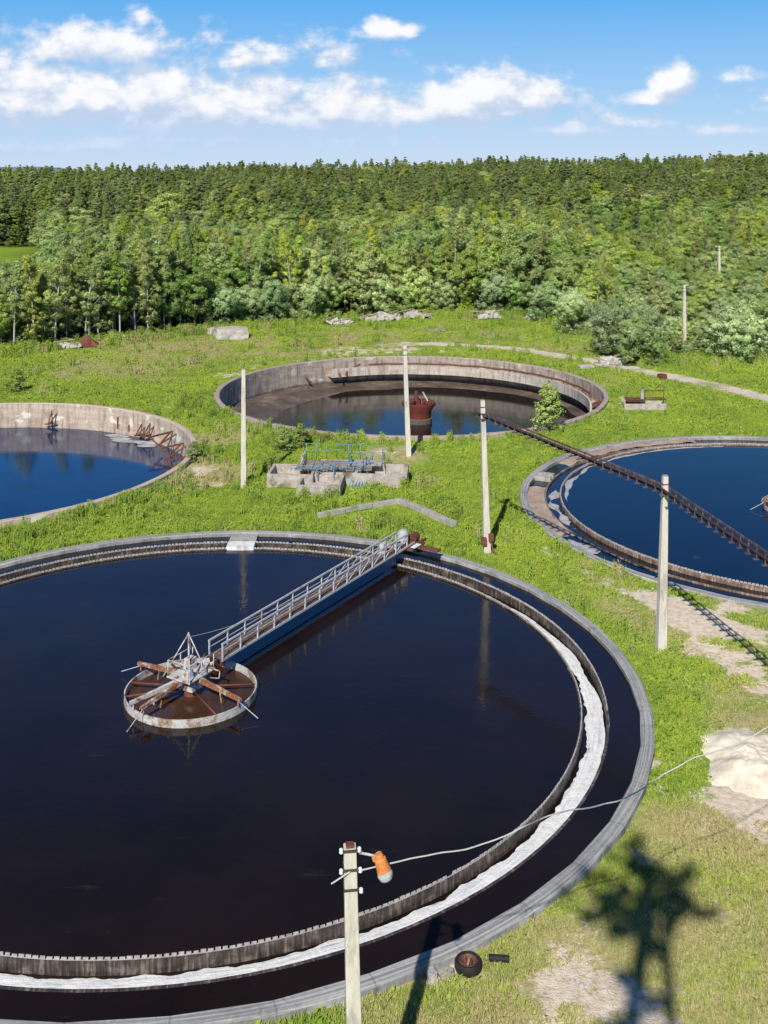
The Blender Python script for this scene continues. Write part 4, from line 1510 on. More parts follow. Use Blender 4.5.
# willows and trees one can pick out along the edge: x, base y, kind, variant, height, label
FRONT = [
    (252, 325, 'willow', 0, 7.2, 'silvery willow bush right of the big pale concrete block'),
    (276, 324, 'willow', 1, 8.4, 'round willow bush, second right of the big pale concrete block'),
    (306, 323, 'willow', 2, 8.8, 'broad willow bush above the low scatter of pale stones'),
    (328, 321, 'willow', 0, 7.4, 'darker willow bush left of the tall bare trunked pines'),
    (376, 316, 'willow', 1, 8.6, 'silvery willow bush behind the left end of the pale rubble heap'),
    (398, 315, 'willow', 2, 7.0, 'low willow bush directly behind the pale rubble heap'),
    (420, 314, 'willow', 0, 8.4, 'silver white willow bush behind the brownish rubble heap'),
    (441, 314, 'willow', 1, 7.0, 'willow bush left of the thin lone trunk in the wood edge'),
    (492, 314, 'willow', 2, 8.0, 'silvery willow bush behind the upturned timber heap'),
    (516, 316, 'willow', 0, 7.0, 'willow bush between the timber heap and the small board heap'),
    (549, 322, 'willow', 1, 8.0, 'willow bush behind the small board heap'),
    (573, 334, 'willow', 2, 7.4, 'silvery willow bush at the right corner of the clearing'),
    (610, 357, 'willow', 0, 7.4, 'broad green willow bush right of the track bend'),
    (634, 363, 'willow', 1, 7.6, 'tall green willow bush left of the pole in the bushes'),
    (654, 366, 'willow', 2, 4.2, 'low willow bush in front of the pole in the bushes'),
    (708, 357, 'willow', 0, 6.6, 'willow bush right of the pole in the bushes'),
    (728, 362, 'willow', 1, 7.4, 'silvery willow bush near the right picture edge'),
    (756, 361, 'willow', 2, 8.0, 'large willow bush cut by the right picture edge'),
    (621, 344, 'willow', 2, 7.2, 'bright willow bush just behind the broad green one right of the track bend'),
    (652, 350, 'willow', 0, 6.4, 'bright round willow bush close to the left of the pole in the bushes'),
    (746, 344, 'willow', 1, 7.6, 'tall willow bush behind the one cut by the right picture edge'),
    (716, 346, 'willow', 2, 7.0, 'second row willow bush right of the pole in the bushes'),
    (640, 328, 'willow', 2, 7.0, 'willow bush in the second row left of the pole in the bushes'),
    (592, 318, 'willow', 1, 7.6, 'pale willow bush in the second row above the track bend'),
    (266, 318, 'pine', 0, 12.0, 'tall pine with bare lower trunk behind the round willow bushes, left of its twin'),
    (345, 316, 'pine', 1, 12.5, 'tall bare trunked pine left of the middle willows'),
    (351, 316, 'pine', 0, 11.5, 'tall bare trunked pine next to the middle willows'),
    (461, 313, 'birch', 0, 11.5, 'thin lone birch with long pale trunk in the wood edge'),
    (98, 340, 'birch', 1, 11.8, 'birch with pale trunk right beside the rusty red sheet'),
    (120, 339, 'birch', 2, 12.0, 'birch with pale trunk right of the rusty red sheet'),
    (148, 336, 'birch', 0, 11.5, 'lone pale trunked birch midway between red sheet and concrete block'),
    (34, 349, 'birch', 1, 12.0, 'tall birch standing at the left of the rusty red sheet'),
    (14, 350, 'birch', 2, 11.6, 'tall birch nearest the left picture edge'),
    (55, 347, 'birch', 0, 12.4, 'leaning birch just left of the rusty red sheet'),
    (195, 331, 'aspen', 0, 10.5, 'full dark aspen left of the big pale concrete block'),
    (222, 328, 'willow', 2, 7.4, 'tall willow bush behind the big pale concrete block'),
]
HT = {'birch': 12.0, 'aspen': 11.0, 'pine': 14.0, 'spruce': 13.0, 'willow': 7.5, 'sapling': 4.2}
for x, y, kd, vr, hh, lab in FRONT:
    p = at(x, y)
    tree(kd, vr, G(p.x, p.y), hh / HT[kd], rt.uniform(0, 6.28), lab, 'trees and bushes along the forest edge')
    used.append((p.x, p.y, 1.7 if kd == 'willow' else 1.0))
# two saplings out in the yard
p = at(549, 431)
tree('sapling', 0, G(p.x, p.y), 1.0, .4, 'young birch growing at the near rim of the drained basin', 'saplings in the yard')
for x, y, hh, lab in ((16, 392, 2.4, 'small leafy shrub in the grass behind the left basin'), (194, 462, 1.6, 'small shrub beside the right end of the left basin'), (284, 452, 2.0, 'leafy shrub behind the left end of the valve chamber'), (300, 447, 1.9, 'low shrub behind the blue railing')):
    p = at(x, y)
    tree('sapling', 1, G(p.x, p.y), hh / 3.2, rt.uniform(0, 6), lab, 'saplings in the yard', .75, 'bush')

# the front rows of the wood, tree by tree, then the rest as one mass
PTS = []
y = 118.0
while y < 700:
    st = 2.6 + sstep(150, 260, y) * 1.3 + sstep(300, 600, y) * 1.7
    half = y * .46 + 10
    x = -half
    while x < half:
        px, py = x + rt.uniform(-.45, .45) * st, y + rt.uniform(-.45, .45) * st
        e = edge_y(px, py)
        if py > e + 1.2 and not meadow_gap(px, py):
            if all(math.hypot(px - a, py - b) > r for a, b, r in used) if py < e + 14 else True:
                PTS.append((py - e, px, py))
        x += st
    y += st
PTS.sort()


def kind_at(px, py, dep):
    u = px / py
    g = noise.noise(Vector((px * .03, py * .03, 0)))
    g2 = noise.noise(Vector((px * .05, py * .02, 7)))
    r = rt.random()
    if u > .17 and dep < 45:
        return 'willow' if r < .72 else ('aspen' if r < .9 else 'birch')
    far = sstep(255, 330, py + 40 * g - 60 * u)
    if r < .10 + .74 * far + .30 * g2:
        return 'pine' if rt.random() < .65 else 'spruce'
    if g > .12 and py < 420 and rt.random() < .65:
        return 'aspen'
    if rt.random() < .05:
        return 'willow'
    return 'birch' if rt.random() < .72 else 'aspen'


def height_at(px, py, dep, kd):
    u = px / py
    h = {'birch': 11.5, 'aspen': 10.5, 'pine': 12.5, 'spruce': 12.0, 'willow': 7.0}[kd]
    if u > .14:
        h *= 1 - .36 * sstep(.14, .22, u) * (1 - sstep(35, 90, dep))
    if kd == 'willow' and dep < 60:
        h *= .85
    h *= 1 + .30 * noise.noise(Vector((px * .022, py * .022, 4)))
    if py > 290:
        h *= 1.16
    up_ = CX + FPX * u
    if abs(up_ - 684) < 26 and py < 137:
        h = min(h, 2.2)
    if abs(up_ - 720) < 22 and py < 188:
        h = min(h, max(2.0, 22.6 - 104 * py / FPX))
    if u < -.285 and py < 176:
        h = min(h, 22.0 - 92 * py / FPX)
    return h * rt.uniform(.70, 1.2)


DESC = {'birch': 'slender light green birch', 'aspen': 'round crowned aspen', 'pine': 'dark narrow pine', 'spruce': 'pointed dark spruce', 'willow': 'silvery willow bush'}


def zone(px, py):
    u = CX + FPX * px / py
    for lim, z in ((-10, 'beyond the left picture edge'), (50, 'left of the rusty red sheet'), (130, 'behind the rusty red sheet'), (200, 'between red sheet and concrete block'), (260, 'behind the big concrete block'), (340, 'behind the left round willows'), (400, 'behind the pale rubble heap'), (470, 'behind the brownish rubble heap'), (530, 'behind the upturned timber heap'), (590, 'behind the small board heap'), (650, 'behind the track bend bushes'), (700, 'around the pole in the bushes'), (780, 'by the right picture edge')):
        if u < lim:
            return z
    return 'beyond the right picture edge'


solo, mass = [], []
for dep, px, py in PTS:
    u = CX + FPX * px / py
    if len(solo) < 255 and -15 < u < 783:
        solo.append((dep, px, py))
    else:
        mass.append((dep, px, py))
for dep, px, py in solo:
    kd = kind_at(px, py, dep)
    row = 'front row' if dep < 5 else ('second row' if dep < 10 else 'deeper row')
    tree(kd, rt.randrange(3), G(px, py), height_at(px, py, dep, kd) / HT[kd], rt.uniform(0, 6.28), f'{DESC[kd]} in the {row} {zone(px, py)}', 'trees and bushes along the forest edge')

KIND_ORDER = [(k, v) for k in ('birch', 'aspen', 'pine', 'spruce', 'willow') for v in range(3)]
for k, v in KIND_ORDER:   # make sure that each kind stands somewhere in the wood
    if (k, v) not in PROTO:
        dep, px, py = mass.pop(rt.randrange(40))
        tree(k, v, G(px, py), height_at(px, py, dep, k) / HT[k], rt.uniform(0, 6.28), f'{DESC[k]} deep in the wood {zone(px, py)}', 'trees and bushes along the forest edge')


def scatter(name, pts, rots, scls, idxs, sources, attrs=None):
    """one object whose points carry copies of the source meshes"""
    me = bpy.data.meshes.new(name)
    me.from_pydata([tuple(p) for p in pts], [], [])
    a = me.attributes.new('rot', 'FLOAT_VECTOR', 'POINT')
    a.data.foreach_set('vector', np.array(rots, dtype=np.float32).reshape(-1))
    a = me.attributes.new('scl', 'FLOAT_VECTOR', 'POINT')
    a.data.foreach_set('vector', np.array(scls, dtype=np.float32).reshape(-1))
    a = me.attributes.new('pick', 'INT', 'POINT')
    a.data.foreach_set('value', np.array(idxs, dtype=np.int32))
    for k, vals in (attrs or {}).items():
        a = me.attributes.new(k, 'FLOAT', 'POINT')
        a.data.foreach_set('value', np.array(vals, dtype=np.float32))
    o = bpy.data.objects.new(name, me)
    COL.objects.link(o)
    ng = bpy.data.node_groups.new(name + '_scatter', 'GeometryNodeTree')
    ng.interface.new_socket('Geometry', in_out='INPUT', socket_type='NodeSocketGeometry')
    ng.interface.new_socket('Geometry', in_out='OUTPUT', socket_type='NodeSocketGeometry')
    gi, go = ng.nodes.new('NodeGroupInput'), ng.nodes.new('NodeGroupOutput')
    g2i = ng.nodes.new('GeometryNodeGeometryToInstance')
    for s in reversed(sources):
        oi = ng.nodes.new('GeometryNodeObjectInfo')
        oi.transform_space = 'ORIGINAL'
        oi.inputs['Object'].default_value = s
        oi.inputs['As Instance'].default_value = False
        ng.links.new(oi.outputs['Geometry'], g2i.inputs[0])
    iop = ng.nodes.new('GeometryNodeInstanceOnPoints')

    def na(n, t):
        q = ng.nodes.new('GeometryNodeInputNamedAttribute')
        q.data_type = t
        q.inputs['Name'].default_value = n
        return q.outputs['Attribute']
    ng.links.new(gi.outputs[0], iop.inputs['Points'])
    ng.links.new(g2i.outputs[0], iop.inputs['Instance'])
    iop.inputs['Pick Instance'].default_value = True
    ng.links.new(na('pick', 'INT'), iop.inputs['Instance Index'])
    ng.links.new(na('rot', 'FLOAT_VECTOR'), iop.inputs['Rotation'])
    ng.links.new(na('scl', 'FLOAT_VECTOR'), iop.inputs['Scale'])
    ng.links.new(iop.outputs[0], go.inputs[0])
    md = o.modifiers.new('scatter', 'NODES')
    md.node_group = ng
    return o


def crown_of(k):
    return [c for c in PROTO[k].children if c.name.startswith('crown')][0]


pts, rots, scls, idx = [], [], [], []
for dep, px, py in mass:
    kd = kind_at(px, py, dep)
    v = rt.randrange(3)
    s = height_at(px, py, dep, kd) / HT[kd]
    pts.append(G(px, py)); rots.append((rt.uniform(-.03, .03), rt.uniform(-.03, .03), rt.uniform(0, 6.28)))
    w = (1.35 if py > 250 else 1.12) * (rt.uniform(1.0, 1.35) if kd == 'aspen' else rt.uniform(.9, 1.15))
    scls.append((s * w, s * w, s)); idx.append(KIND_ORDER.index((kd, v)))
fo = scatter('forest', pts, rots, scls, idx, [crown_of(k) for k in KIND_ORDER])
tag(fo, 'mixed green forest stretching back to the skyline', 'forest', None, 'stuff')
SRC = [crown_of(('willow', 0)), crown_of(('willow', 1)), crown_of(('sapling', 0)), crown_of(('sapling', 1))]
pts, rots, scls, idx = [], [], [], []
for i in range(1500):
    yy = rt.uniform(118, 205)
    x = rt.uniform(-.44, .44) * yy
    e = edge_y(x, yy)
    if not (e + .2 < yy < e + 13):
        continue
    if abs(CX + FPX * x / yy - 90) < 22 and yy < e + 3 or meadow_gap(x, yy):
        continue
    k = rt.choice((0, 1, 2, 2, 3, 3))
    hgt = rt.uniform(.8, 2.4) * (.6 if yy < e + 1.5 else 1.15)
    sc0 = hgt / (7.5 if k < 2 else 4.2)
    pts.append(G(x, yy)); rots.append((0, 0, rt.uniform(0, 6.28))); idx.append(k)
    scls.append((sc0 * 1.5, sc0 * 1.5, sc0))
tag(scatter('undergrowth', pts, rots, scls, idx, SRC), 'low leafy undergrowth between the trunks along the forest edge', 'undergrowth', None, 'stuff')
print('forest mass', len(pts), 'solo', len(solo))


# ------------------------------------------------------------------ grass
def grass_mat(name):
    m = bpy.data.materials.new(name)
    m.use_nodes = True
    t = NT(m.node_tree)
    t.n.remove(t.n['Principled BSDF'])
    tint = t.attr('tint').outputs['Fac']
    dry = t.attr('dry', 'INSTANCER').outputs['Fac']
    var = t.attr('var', 'INSTANCER').outputs['Fac']
    pos = t.new('ShaderNodeNewGeometry').outputs['Position']
    n1 = t.math('ADD', t.math('MULTIPLY', t.noise(pos, .30, 4, .6), .5), t.math('MULTIPLY', t.noise(pos, .085, 3, .5), .5))
    g = t.mix(t.step(t.math('ADD', t.math('MULTIPLY', n1, .75), t.math('MULTIPLY', var, .25)), .34, .64), (.165, .30, .040), (.43, .55, .060))
    g = t.mix(t.math('MULTIPLY', tint, .5), g, (.50, .55, .14))
    d = t.mix(tint, (.42, .37, .15), (.66, .58, .32))
    c = t.mix(t.step(t.math('ADD', dry, t.math('MULTIPLY', t.math('SUBTRACT', tint, .5), .5)), .35, .85), g, d)
    df, tr2 = t.new('ShaderNodeBsdfDiffuse'), t.new('ShaderNodeBsdfTranslucent')
    t.link(c, df.inputs[0]); t.link(c, tr2.inputs[0])
    gn = t.new('ShaderNodeNewGeometry').outputs['Normal']
    un = t.vmath('NORMALIZE', t.vmath('ADD', t.vmath('MULTIPLY', gn, (.75, .75, .75)), (-.1, -.35, 1.0)))
    t.link(un, df.inputs['Normal'])
    mx = t.new('ShaderNodeMixShader')
    mx.inputs[0].default_value = .35
    t.link(df.outputs[0], mx.inputs[1]); t.link(tr2.outputs[0], mx.inputs[2])
    t.link(mx.outputs[0], t.n['Material Output'].inputs[0])
    return m


M['grass'] = grass_mat('meadow_grass')


def tuft_mesh(name, n, h, spread, w, rng, lean=.5, leafy=0):
    vs, fs, tint = [], [], []
    for i in range(n):
        a, r = rng.random() * 2 * PI, spread * rng.random() ** .6
        b = Vector((r * math.cos(a), r * math.sin(a), -.02))
        a2 = rng.random() * 2 * PI
        l = h * rng.uniform(.45, 1.1)
        d = Vector((math.cos(a2), math.sin(a2), 0))
        s = Vector((-d.y, d.x, 0)) * w * rng.uniform(.6, 1.2)
        k = lean * rng.uniform(.2, 1.2) * l
        m_ = b + d * k * .35 + Vector((0, 0, l * .6))
        t_ = b + d * k + Vector((0, 0, l * (1 - .25 * k / l)))
        o = len(vs)
        vs += [b - s * .5, b + s * .5, m_ + s * .45, m_ - s * .45, t_]
        fs += [(o, o + 1, o + 2, o + 3), (o + 3, o + 2, o + 4)]
        tint += [rng.random()] * 5
    for i in range(leafy):
        a, r = rng.random() * 2 * PI, spread * .8 * rng.random() ** .5
        c = Vector((r * math.cos(a), r * math.sin(a), h * rng.uniform(.15, .9)))
        u = Vector(rng.normal(size=3)).normalized()
        v2 = u.orthogonal().normalized()
        o = len(vs)
        s = .07 * rng.uniform(.6, 1.4)
        vs += [c - u * s, c + v2 * s * .6, c + u * s, c - v2 * s * .6]
        fs.append((o, o + 1, o + 2, o + 3))
        tint += [rng.random() * .6] * 4
    me = bpy.data.meshes.new(name)
    me.from_pydata(vs, [], fs)
    a = me.attributes.new('tint', 'FLOAT', 'POINT')
    a.data.foreach_set('value', np.array(tint, dtype=np.float32))
    me.materials.append(M['grass'])
    return me


gr = np.random.default_rng(5)
TUFTS = []
for i, (n, h, sp_, w, ln, lf) in enumerate(((34, .22, .26, .028, .6, 0), (30, .30, .24, .028, .5, 0), (26, .16, .28, .035, .9, 8), (44, .62, .30, .034, .4, 24), (30, .95, .30, .036, .3, 40))):
    q = at(560 + 12 * i, 905 + 6 * i) if i < 3 else at(300 + 30 * i, 452)
    o = bpy.data.objects.new('grass_tuft' if i < 3 else 'weeds', tuft_mesh('grass_tuft', n, h, sp_, w, gr, ln, lf))
    COL.objects.link(o)
    o.location = G(q.x, q.y)
    tag(o, 'grass tuft in the yard' if i < 3 else 'tall weeds in the yard', 'grass', None, 'stuff')
    TUFTS.append(o)

KERBS = [(at(318, 518), at(398, 503)), (at(399, 503), at(455, 527))]


def near_kerb(x, y):
    m = 9.0
    p = Vector((x, y + .25, 0))
    for a, b in KERBS:
        d = b - a
        k = max(0, min(1, (p - a).dot(d) / d.length_squared))
        m = min(m, (p - a - d * k).length)
    return m


CHB = [(-8.7, -1.9, 75.9, 83), (-8.7, 2.0, 78, 83)]


def blocked(x, y):
    for c, r in TANKS.values():
        if (x - c.x) ** 2 + (y - c.y) ** 2 < (r + .08) ** 2:
            return True
    for x0, x1, y0, y1 in CHB:
        if x0 < x < x1 and y0 < y < y1:
            return True
    for hx, hy, hw in HEAPS:
        if abs(x - hx) < hw * .75 and -3.5 < y - hy < 2:
            return True
    if (x - sp.x) ** 2 + (y - sp.y) ** 2 < 2.2 ** 2:
        return True
    return False


pts, rots, scls, idx, dry_, var_ = [], [], [], [], [], []
wp_, wr_, ws_, wi_, wd_, wv_ = [], [], [], [], [], []
y = 20.0
rg = random.Random(9)
while y < 172:
    den = 34 if y < 45 else (20 if y < 80 else 9)
    st = 1 / math.sqrt(den)
    half = y * .40 + 5
    n = int(2 * half / st)
    for i in range(n):
        x, yy = -half + (i + rg.random()) * st, y + rg.uniform(-.5, .5) * st
        if blocked(x, yy):
            continue
        if yy > 100 and yy > edge_y(x, yy) + 1:
            continue
        b = bare_at(x, yy) + .55 * noise.noise(Vector((x * .9, yy * .9, 3)))
        if rg.random() < sstep(.28, .62, b) or on_track(x, yy):
            continue
        d = dry_at(x, yy) + .45 * noise.noise(Vector((x * .30, yy * .30, 5))) + .22 * noise.noise(Vector((x * .11, yy * .11, 15))) + .15 * noise.noise(Vector((x * 1.7, yy * 1.7, 2)))
        if rg.random() < .30 * sstep(.4, .9, d):
            continue
        dt = min(abs(math.hypot(x - c.x, yy - c.y) - r) for c, r in TANKS.values())
        d += .12 * sstep(95, 130, yy)
        lush = noise.noise(Vector((x * .22, yy * .22, 11)))
        if abs(near_kerb(x, yy)) < .5:
            continue
        s = rg.uniform(.6, 1.2) * (1 + .45 * lush) * (1 + .35 * sstep(80, 130, yy))
        if d > .5:
            s *= .8
        pts.append((x, yy, ground_z(x, yy))); rots.append((0, 0, rg.uniform(0, 6.28)))
        scls.append((s * 1.1, s * 1.1, s * .95)); idx.append(rg.choice((0, 0, 1, 2, 2)))
        dry_.append(max(0, min(1, d))); var_.append(rg.random())
        # taller weeds round the basins and along the wood
        cl_, rl = TANKS['l']
        dl, db_ = math.hypot(x - cl_.x, yy - cl_.y) - rl, math.hypot(x - TANKS['b'][0].x, yy - TANKS['b'][0].y) - 19.9
        pw = .014
        if dl < 4.5 and yy < 90: pw = .26 * (1 - dl / 5)
        if db_ < 5 and yy < 112 and x < -1: pw = .32 * (1 - db_ / 6)
        if db_ < 2 and yy < 112: pw = max(pw, .12)
        if -10 < x < 3 and 74 < yy < 85: pw = max(pw, .16)
        if 0 < x < 5 and 68 < yy < 76 or (-6 < x < 3 and 69 < yy < 73.5): pw = max(pw, .22)
        if yy > 120 and edge_y(x, yy) - yy < 5: pw = .4
        if dt < .9 and yy > 50: pw = max(pw, .10)
        if yy < 60: pw *= .35
        if yy < 46: pw = 0
        if near_kerb(x, yy + 1.1) < 1.5: pw *= .06
        if rg.random() < pw * (1 + lush):
            k = rg.uniform(.55, 1.15) * (1.5 if yy > 120 else 1)
            wp_.append((x, yy, ground_z(x, yy))); wr_.append((0, 0, rg.uniform(0, 6.28))); ws_.append((k, k, k)); wi_.append(rg.choice((0, 0, 1)))
            wd_.append(max(0, min(1, d + rg.choice((-.3, -.2, -.1, .4))))); wv_.append(rg.random() * .6)
    y += st
tag(scatter('grass', pts, rots, scls, idx, TUFTS[:3], {'dry': dry_, 'var': var_}), 'bright green meadow grass round the basins', 'grass', None, 'stuff')
tag(scatter('weeds', wp_, wr_, ws_, wi_, TUFTS[3:], {'dry': wd_, 'var': wv_}), 'tall rough weeds round the basins', 'weeds', None, 'stuff')
print('grass', len(pts), 'weeds', len(wp_))

bm = bmesh.new()
bmesh.ops.create_icosphere(bm, subdivisions=1, radius=1)
for v in bm.verts:
    v.co *= 1 + .3 * noise.noise(v.co * 1.7)
me = bpy.data.meshes.new('pebble')
bm.to_mesh(me)
bm.free()
me.materials.append(M['rubble'])
pb_ = bpy.data.objects.new('gravel_stone', me)
COL.objects.link(pb_)
pb_.location = at(584, 992) + Vector((0, 0, .03))
pb_.scale = (.07, .06, .04)
tag(pb_, 'pebble on the bare soil', 'gravel', None, 'stuff')
pts, rots, scls, idx = [], [], [], []
while len(pts) < 1500:
    cx_, cy_, r_, k_ = BARE[rg.randrange(len(BARE))]
    x, yy = rg.gauss(cx_, r_ * .6), rg.gauss(cy_, r_ * .6)
    if any((x - c.x) ** 2 + (yy - c.y) ** 2 < (r + .1) ** 2 for c, r in TANKS.values()):
        continue
    k = rg.uniform(.015, .06) * (1 if rg.random() < .93 else 2) * (1 + .5 * (yy > 80))
    pts.append((x, yy, ground_z(x, yy) + k * .2)); rots.append((rg.uniform(-.3, .3), rg.uniform(-.3, .3), rg.uniform(0, 6.28))); scls.append((k, k * rg.uniform(.6, 1), k * rg.uniform(.5, .8))); idx.append(0)
tag(scatter('gravel', pts, rots, scls, idx, [pb_]), 'scattered gravel on the bare sandy patches', 'gravel', None, 'stuff')

# tall pine behind the viewpoint; its top throws the shadow on the near grass
SUN_AZ, SUN_EL = math.radians(14.5), math.radians(40.0)
cot = 1 / math.tan(SUN_EL)
tip = at(641, 850)
hp_ = 37.0
base = Vector((tip.x - hp_ * cot * math.sin(SUN_AZ), tip.y - hp_ * cot * math.cos(SUN_AZ), 0))
tp_root = empty('pine_tree', base, 'very tall pine behind the viewpoint whose top shades the near grass', 'tree')
tb_ = MB()
tb_.tube([(.25 * math.sin(z * .4), 0, z) for z in np.linspace(-.3, hp_ - .8, 16)], .55, 9, .22)
tb_.tube([(1.0 - .02 * (hp_ - 2 - z) + .15 * math.sin(z * .7), 0, z) for z in np.linspace(20, hp_ - 2.2, 10)], .20, 7, .16)
tb_.tube([(.2, 0, 18.5), (.7, 0, 20)], .2, 7)
rngp = np.random.default_rng(77)
C, R, T = [], [], []
for (dx, dz, rr, n) in ((-.1, -.5, .8, 9), (.9, -1.6, 1.0, 10), (-1.0, -2.2, 1.1, 12), (.2, -2.5, 1.2, 12), (1.3, -2.4, .8, 7), (0, -3.3, .8, 8), (-.5, -5.0, .35, 2), (.6, -5.8, .3, 2), (-.6, -6.6, .35, 2), (.6, -7.4, .35, 2), (-.7, -8.4, .35, 2), (.5, -9.4, .3, 1), (-.8, -10.4, .4, 2)):
    for i in range(int(n * 1.5)):
        d = unit(rngp.normal(size=(1, 3)))[0] * rr * 1.25 * rngp.random() ** .5
        C.append((dx + d[0], d[1], hp_ + dz + d[2] * .7)); R.append(rngp.uniform(.16, .36)); T.append(.4)
    tb_.tube([(0, 0, hp_ + dz - .6), (dx, 0, hp_ + dz)], .07, 5, .03, caps=False)
C = np.array(C)
ar = clumps_to_leaves(C, np.array(R), np.array(T), 40, .3, unit(C - np.array([0, 0, hp_ - 4])), .4, rngp)
tb_.build('trunk', M['bark_pine'], tp_root, smooth=True)
co = bpy.data.objects.new('crown', leaf_mesh('crown', ar[0], ar[1], ar[2], ar[3], .4, ar[4], M['leaf_pine'], ar[5]))
COL.objects.link(co)
co.parent = tp_root

# ------------------------------------------------------------------ sky, sun, camera
world = bpy.data.worlds.new('World')
SC.world = world
world.use_nodes = True
t = NT(world.node_tree)
bg = t.n['Background']
sky = t.new('ShaderNodeTexSky')
sky.sky_type = 'NISHITA'
sky.sun_disc = False
sky.sun_elevation = SUN_EL
sky.sun_rotation = PI + SUN_AZ
sky.altitude = 100
sky.air_density = 1.0
sky.dust_density = .3
sky.ozone_density = 2.5

# cloud field in plain direction coordinates about the north
cg = bpy.data.node_groups.new('cloud_field', 'ShaderNodeTree')
cg.interface.new_socket('U', in_out='INPUT', socket_type='NodeSocketFloat')
cg.interface.new_socket('V', in_out='INPUT', socket_type='NodeSocketFloat')
cg.interface.new_socket('Density', in_out='OUTPUT', socket_type='NodeSocketFloat')
q = NT(cg)
gi, go = q.new('NodeGroupInput'), q.new('NodeGroupOutput')
U, V = gi.outputs[0], gi.outputs[1]
CLOUDS = [(20, 106, 95, 42, 1.3), (95, 106, 90, 38, 1.3), (160, 98, 54, 36, 1.25), (190, 116, 110, 34, 1.3), (265, 114, 95, 35, 1.3), (335, 116, 85, 33, 1.2), (78, 50, 74, 26, .85), (128, 54, 62, 20, .75), (15, 82, 46, 22, .75),
          (275, 58, 64, 18, .62), (322, 54, 44, 14, .55), (388, 31, 34, 14, .85), (410, 116, 62, 24, .95), (445, 106, 50, 28, 1.05), (490, 98, 56, 32, 1.15), (530, 100, 48, 26, 1.0), (500, 114, 80, 16, .8), (655, 100, 34, 11, .8), (672, 88, 24, 22, .95),
          (678, 76, 12, 14, .8), (640, 124, 34, 11, .6), (742, 77, 26, 10, .6), (768, 98, 14, 10, .6), (730, 130, 50, 9, .5), (40, 146, 110, 13, .55), (180, 140, 150, 12, .5), (360, 140, 130, 11, .48), (560, 130, 110, 11, .45), (140, 18, 14, 12, .35), (210, 36, 14, 12, .35),
          (-60, 80, 120, 40, 1), (-220, 100, 140, 40, 1), (880, 110, 110, 30, .9), (1050, 90, 140, 30, .9)]
dens = None
for x, y, rx, ry, k in CLOUDS:
    u0, v0 = (x - CX) / FPX, (HOR - y) / FPX
    du = q.math('MULTIPLY', q.math('SUBTRACT', U, u0), FPX / rx)
    dv = q.math('MULTIPLY', q.math('SUBTRACT', V, v0), FPX / ry)
    dv = q.math('MAXIMUM', dv, q.math('MULTIPLY', dv, -1.8))
    dd = q.math('SQRT', q.math('ADD', q.math('MULTIPLY', du, du), q.math('MULTIPLY', dv, dv)))
    b = q.math('MULTIPLY', q.math('SUBTRACT', 1.25, dd), k)
    dens = b if dens is None else q.math('SMOOTH_MAX', dens, b, .25)
dens = q.math('MAXIMUM', dens, -1.0)
vec = combine(q, U, q.math('MULTIPLY', V, 1.5), .37)
n1 = q.noise(vec, 19, 8, .56, .15)
n2 = q.noise(vec, 60, 6, .55, .2)
nn = q.math('ADD', q.math('MULTIPLY', q.math('SUBTRACT', n1, .5), 2.7), q.math('MULTIPLY', q.math('SUBTRACT', n2, .5), 1.15))
q.link(q.math('ADD', q.math('MULTIPLY', dens, 1.0), nn), go.inputs[0])

gen = t.new('ShaderNodeTexCoord').outputs['Generated']
sx_ = t.new('ShaderNodeSeparateXYZ')
t.link(gen, sx_.inputs[0])
yy = t.math('MAXIMUM', sx_.outputs[1], .08)
u, v = t.math('DIVIDE', sx_.outputs[0], yy), t.math('DIVIDE', sx_.outputs[2], yy)


def cloud(u, v):
    n = t.new('ShaderNodeGroup')
    n.node_tree = cg
    t.link(u, n.inputs[0]); t.link(v, n.inputs[1])
    return n.outputs[0]


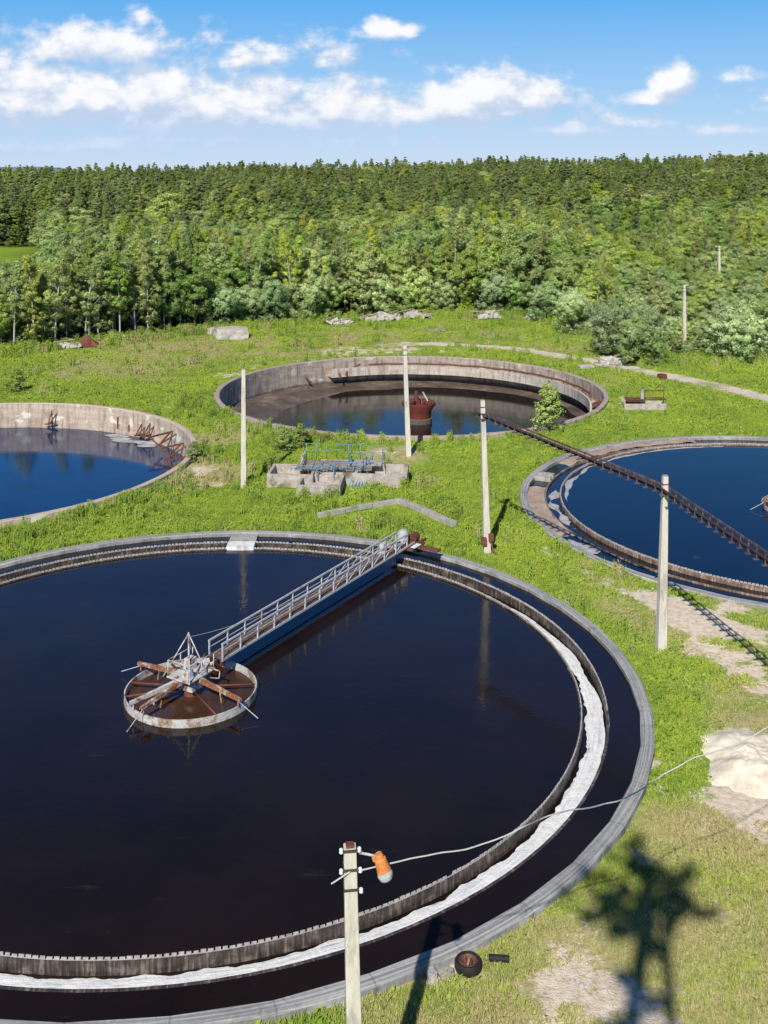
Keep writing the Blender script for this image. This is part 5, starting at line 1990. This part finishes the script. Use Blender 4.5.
d0 = cloud(u, v)
d1 = cloud(t.math('ADD', u, -.007), t.math('ADD', v, .014))
front = t.step(sx_.outputs[1], .1, .3)
alpha = t.math('MULTIPLY', t.math('MULTIPLY', t.step(d0, -.12, .70), front), .92)
lit = t.step(t.math('SUBTRACT', d0, d1), -.45, .75)
thick = t.step(d0, .5, 2.2)
lit = t.math('ADD', t.math('MULTIPLY', lit, .85), t.math('MULTIPLY', t.step(v, .025, .085), .15))
CS = 1.0
lit = t.math('MULTIPLY', lit, t.step(d0, -.1, .9, .45, 1.0))
ccol = t.mix(lit, (4.9, 6.0, 7.9), (9.9, 9.7, 9.7))
ccol = t.mix(t.step(v, .022, .056, .75, 0), ccol, (5.2, 6.7, 8.9))
hs = t.new('ShaderNodeHueSaturation')
t.link(sky.outputs[0], hs.inputs['Color'])
hs.inputs['Saturation'].default_value = .9
hs.inputs['Value'].default_value = 1.0
el = t.math('MAXIMUM', sx_.outputs[2], 0.0)
grad = t.ramp(el, [(0.0, (5.4, 6.8, 8.9)), (.05, (3.5, 5.9, 8.8)), (.15, (.85, 4.0, 8.5)), (.28, (.30, 2.3, 7.0)), (.42, (.22, 1.6, 5.2)), (.62, (.13, .36, 1.0)), (1.0, (.12, .4, 1.2))])
skyc = t.mix(.88, hs.outputs[0], grad)
t.link(t.mix(alpha, skyc, ccol), bg.inputs[0])
bg.inputs[1].default_value = .105

sun = bpy.data.lights.new('sun', 'SUN')
sun.energy = 5.0
sun.angle = math.radians(.53)
sun.color = (1.0, .955, .88)
so_ = bpy.data.objects.new('sun', sun)
COL.objects.link(so_)
ld = Vector((math.sin(SUN_AZ) * math.cos(SUN_EL), math.cos(SUN_AZ) * math.cos(SUN_EL), -math.sin(SUN_EL)))
so_.rotation_euler = ld.to_track_quat('-Z', 'Y').to_euler()
so_.location = (-20, -60, 80)

cam = bpy.data.cameras.new('camera')
co = bpy.data.objects.new('camera', cam)
COL.objects.link(co)
co.location = (0, 0, CAM_H)
co.rotation_euler = (PI / 2, 0, 0)
cam.sensor_fit = 'VERTICAL'
cam.sensor_height = 36
cam.lens = FPX / 1024 * 36
cam.shift_y = -(512 - HOR) / 1024
cam.clip_start = .2
cam.clip_end = 20000
SC.camera = co
SC.cycles.max_bounces = 6
SC.cycles.diffuse_bounces = 3
SC.cycles.glossy_bounces = 3
SC.cycles.transmission_bounces = 4
SC.view_settings.view_transform = 'Standard'
SC.view_settings.look = 'None'
SC.view_settings.exposure = 0
SC.view_settings.gamma = 1
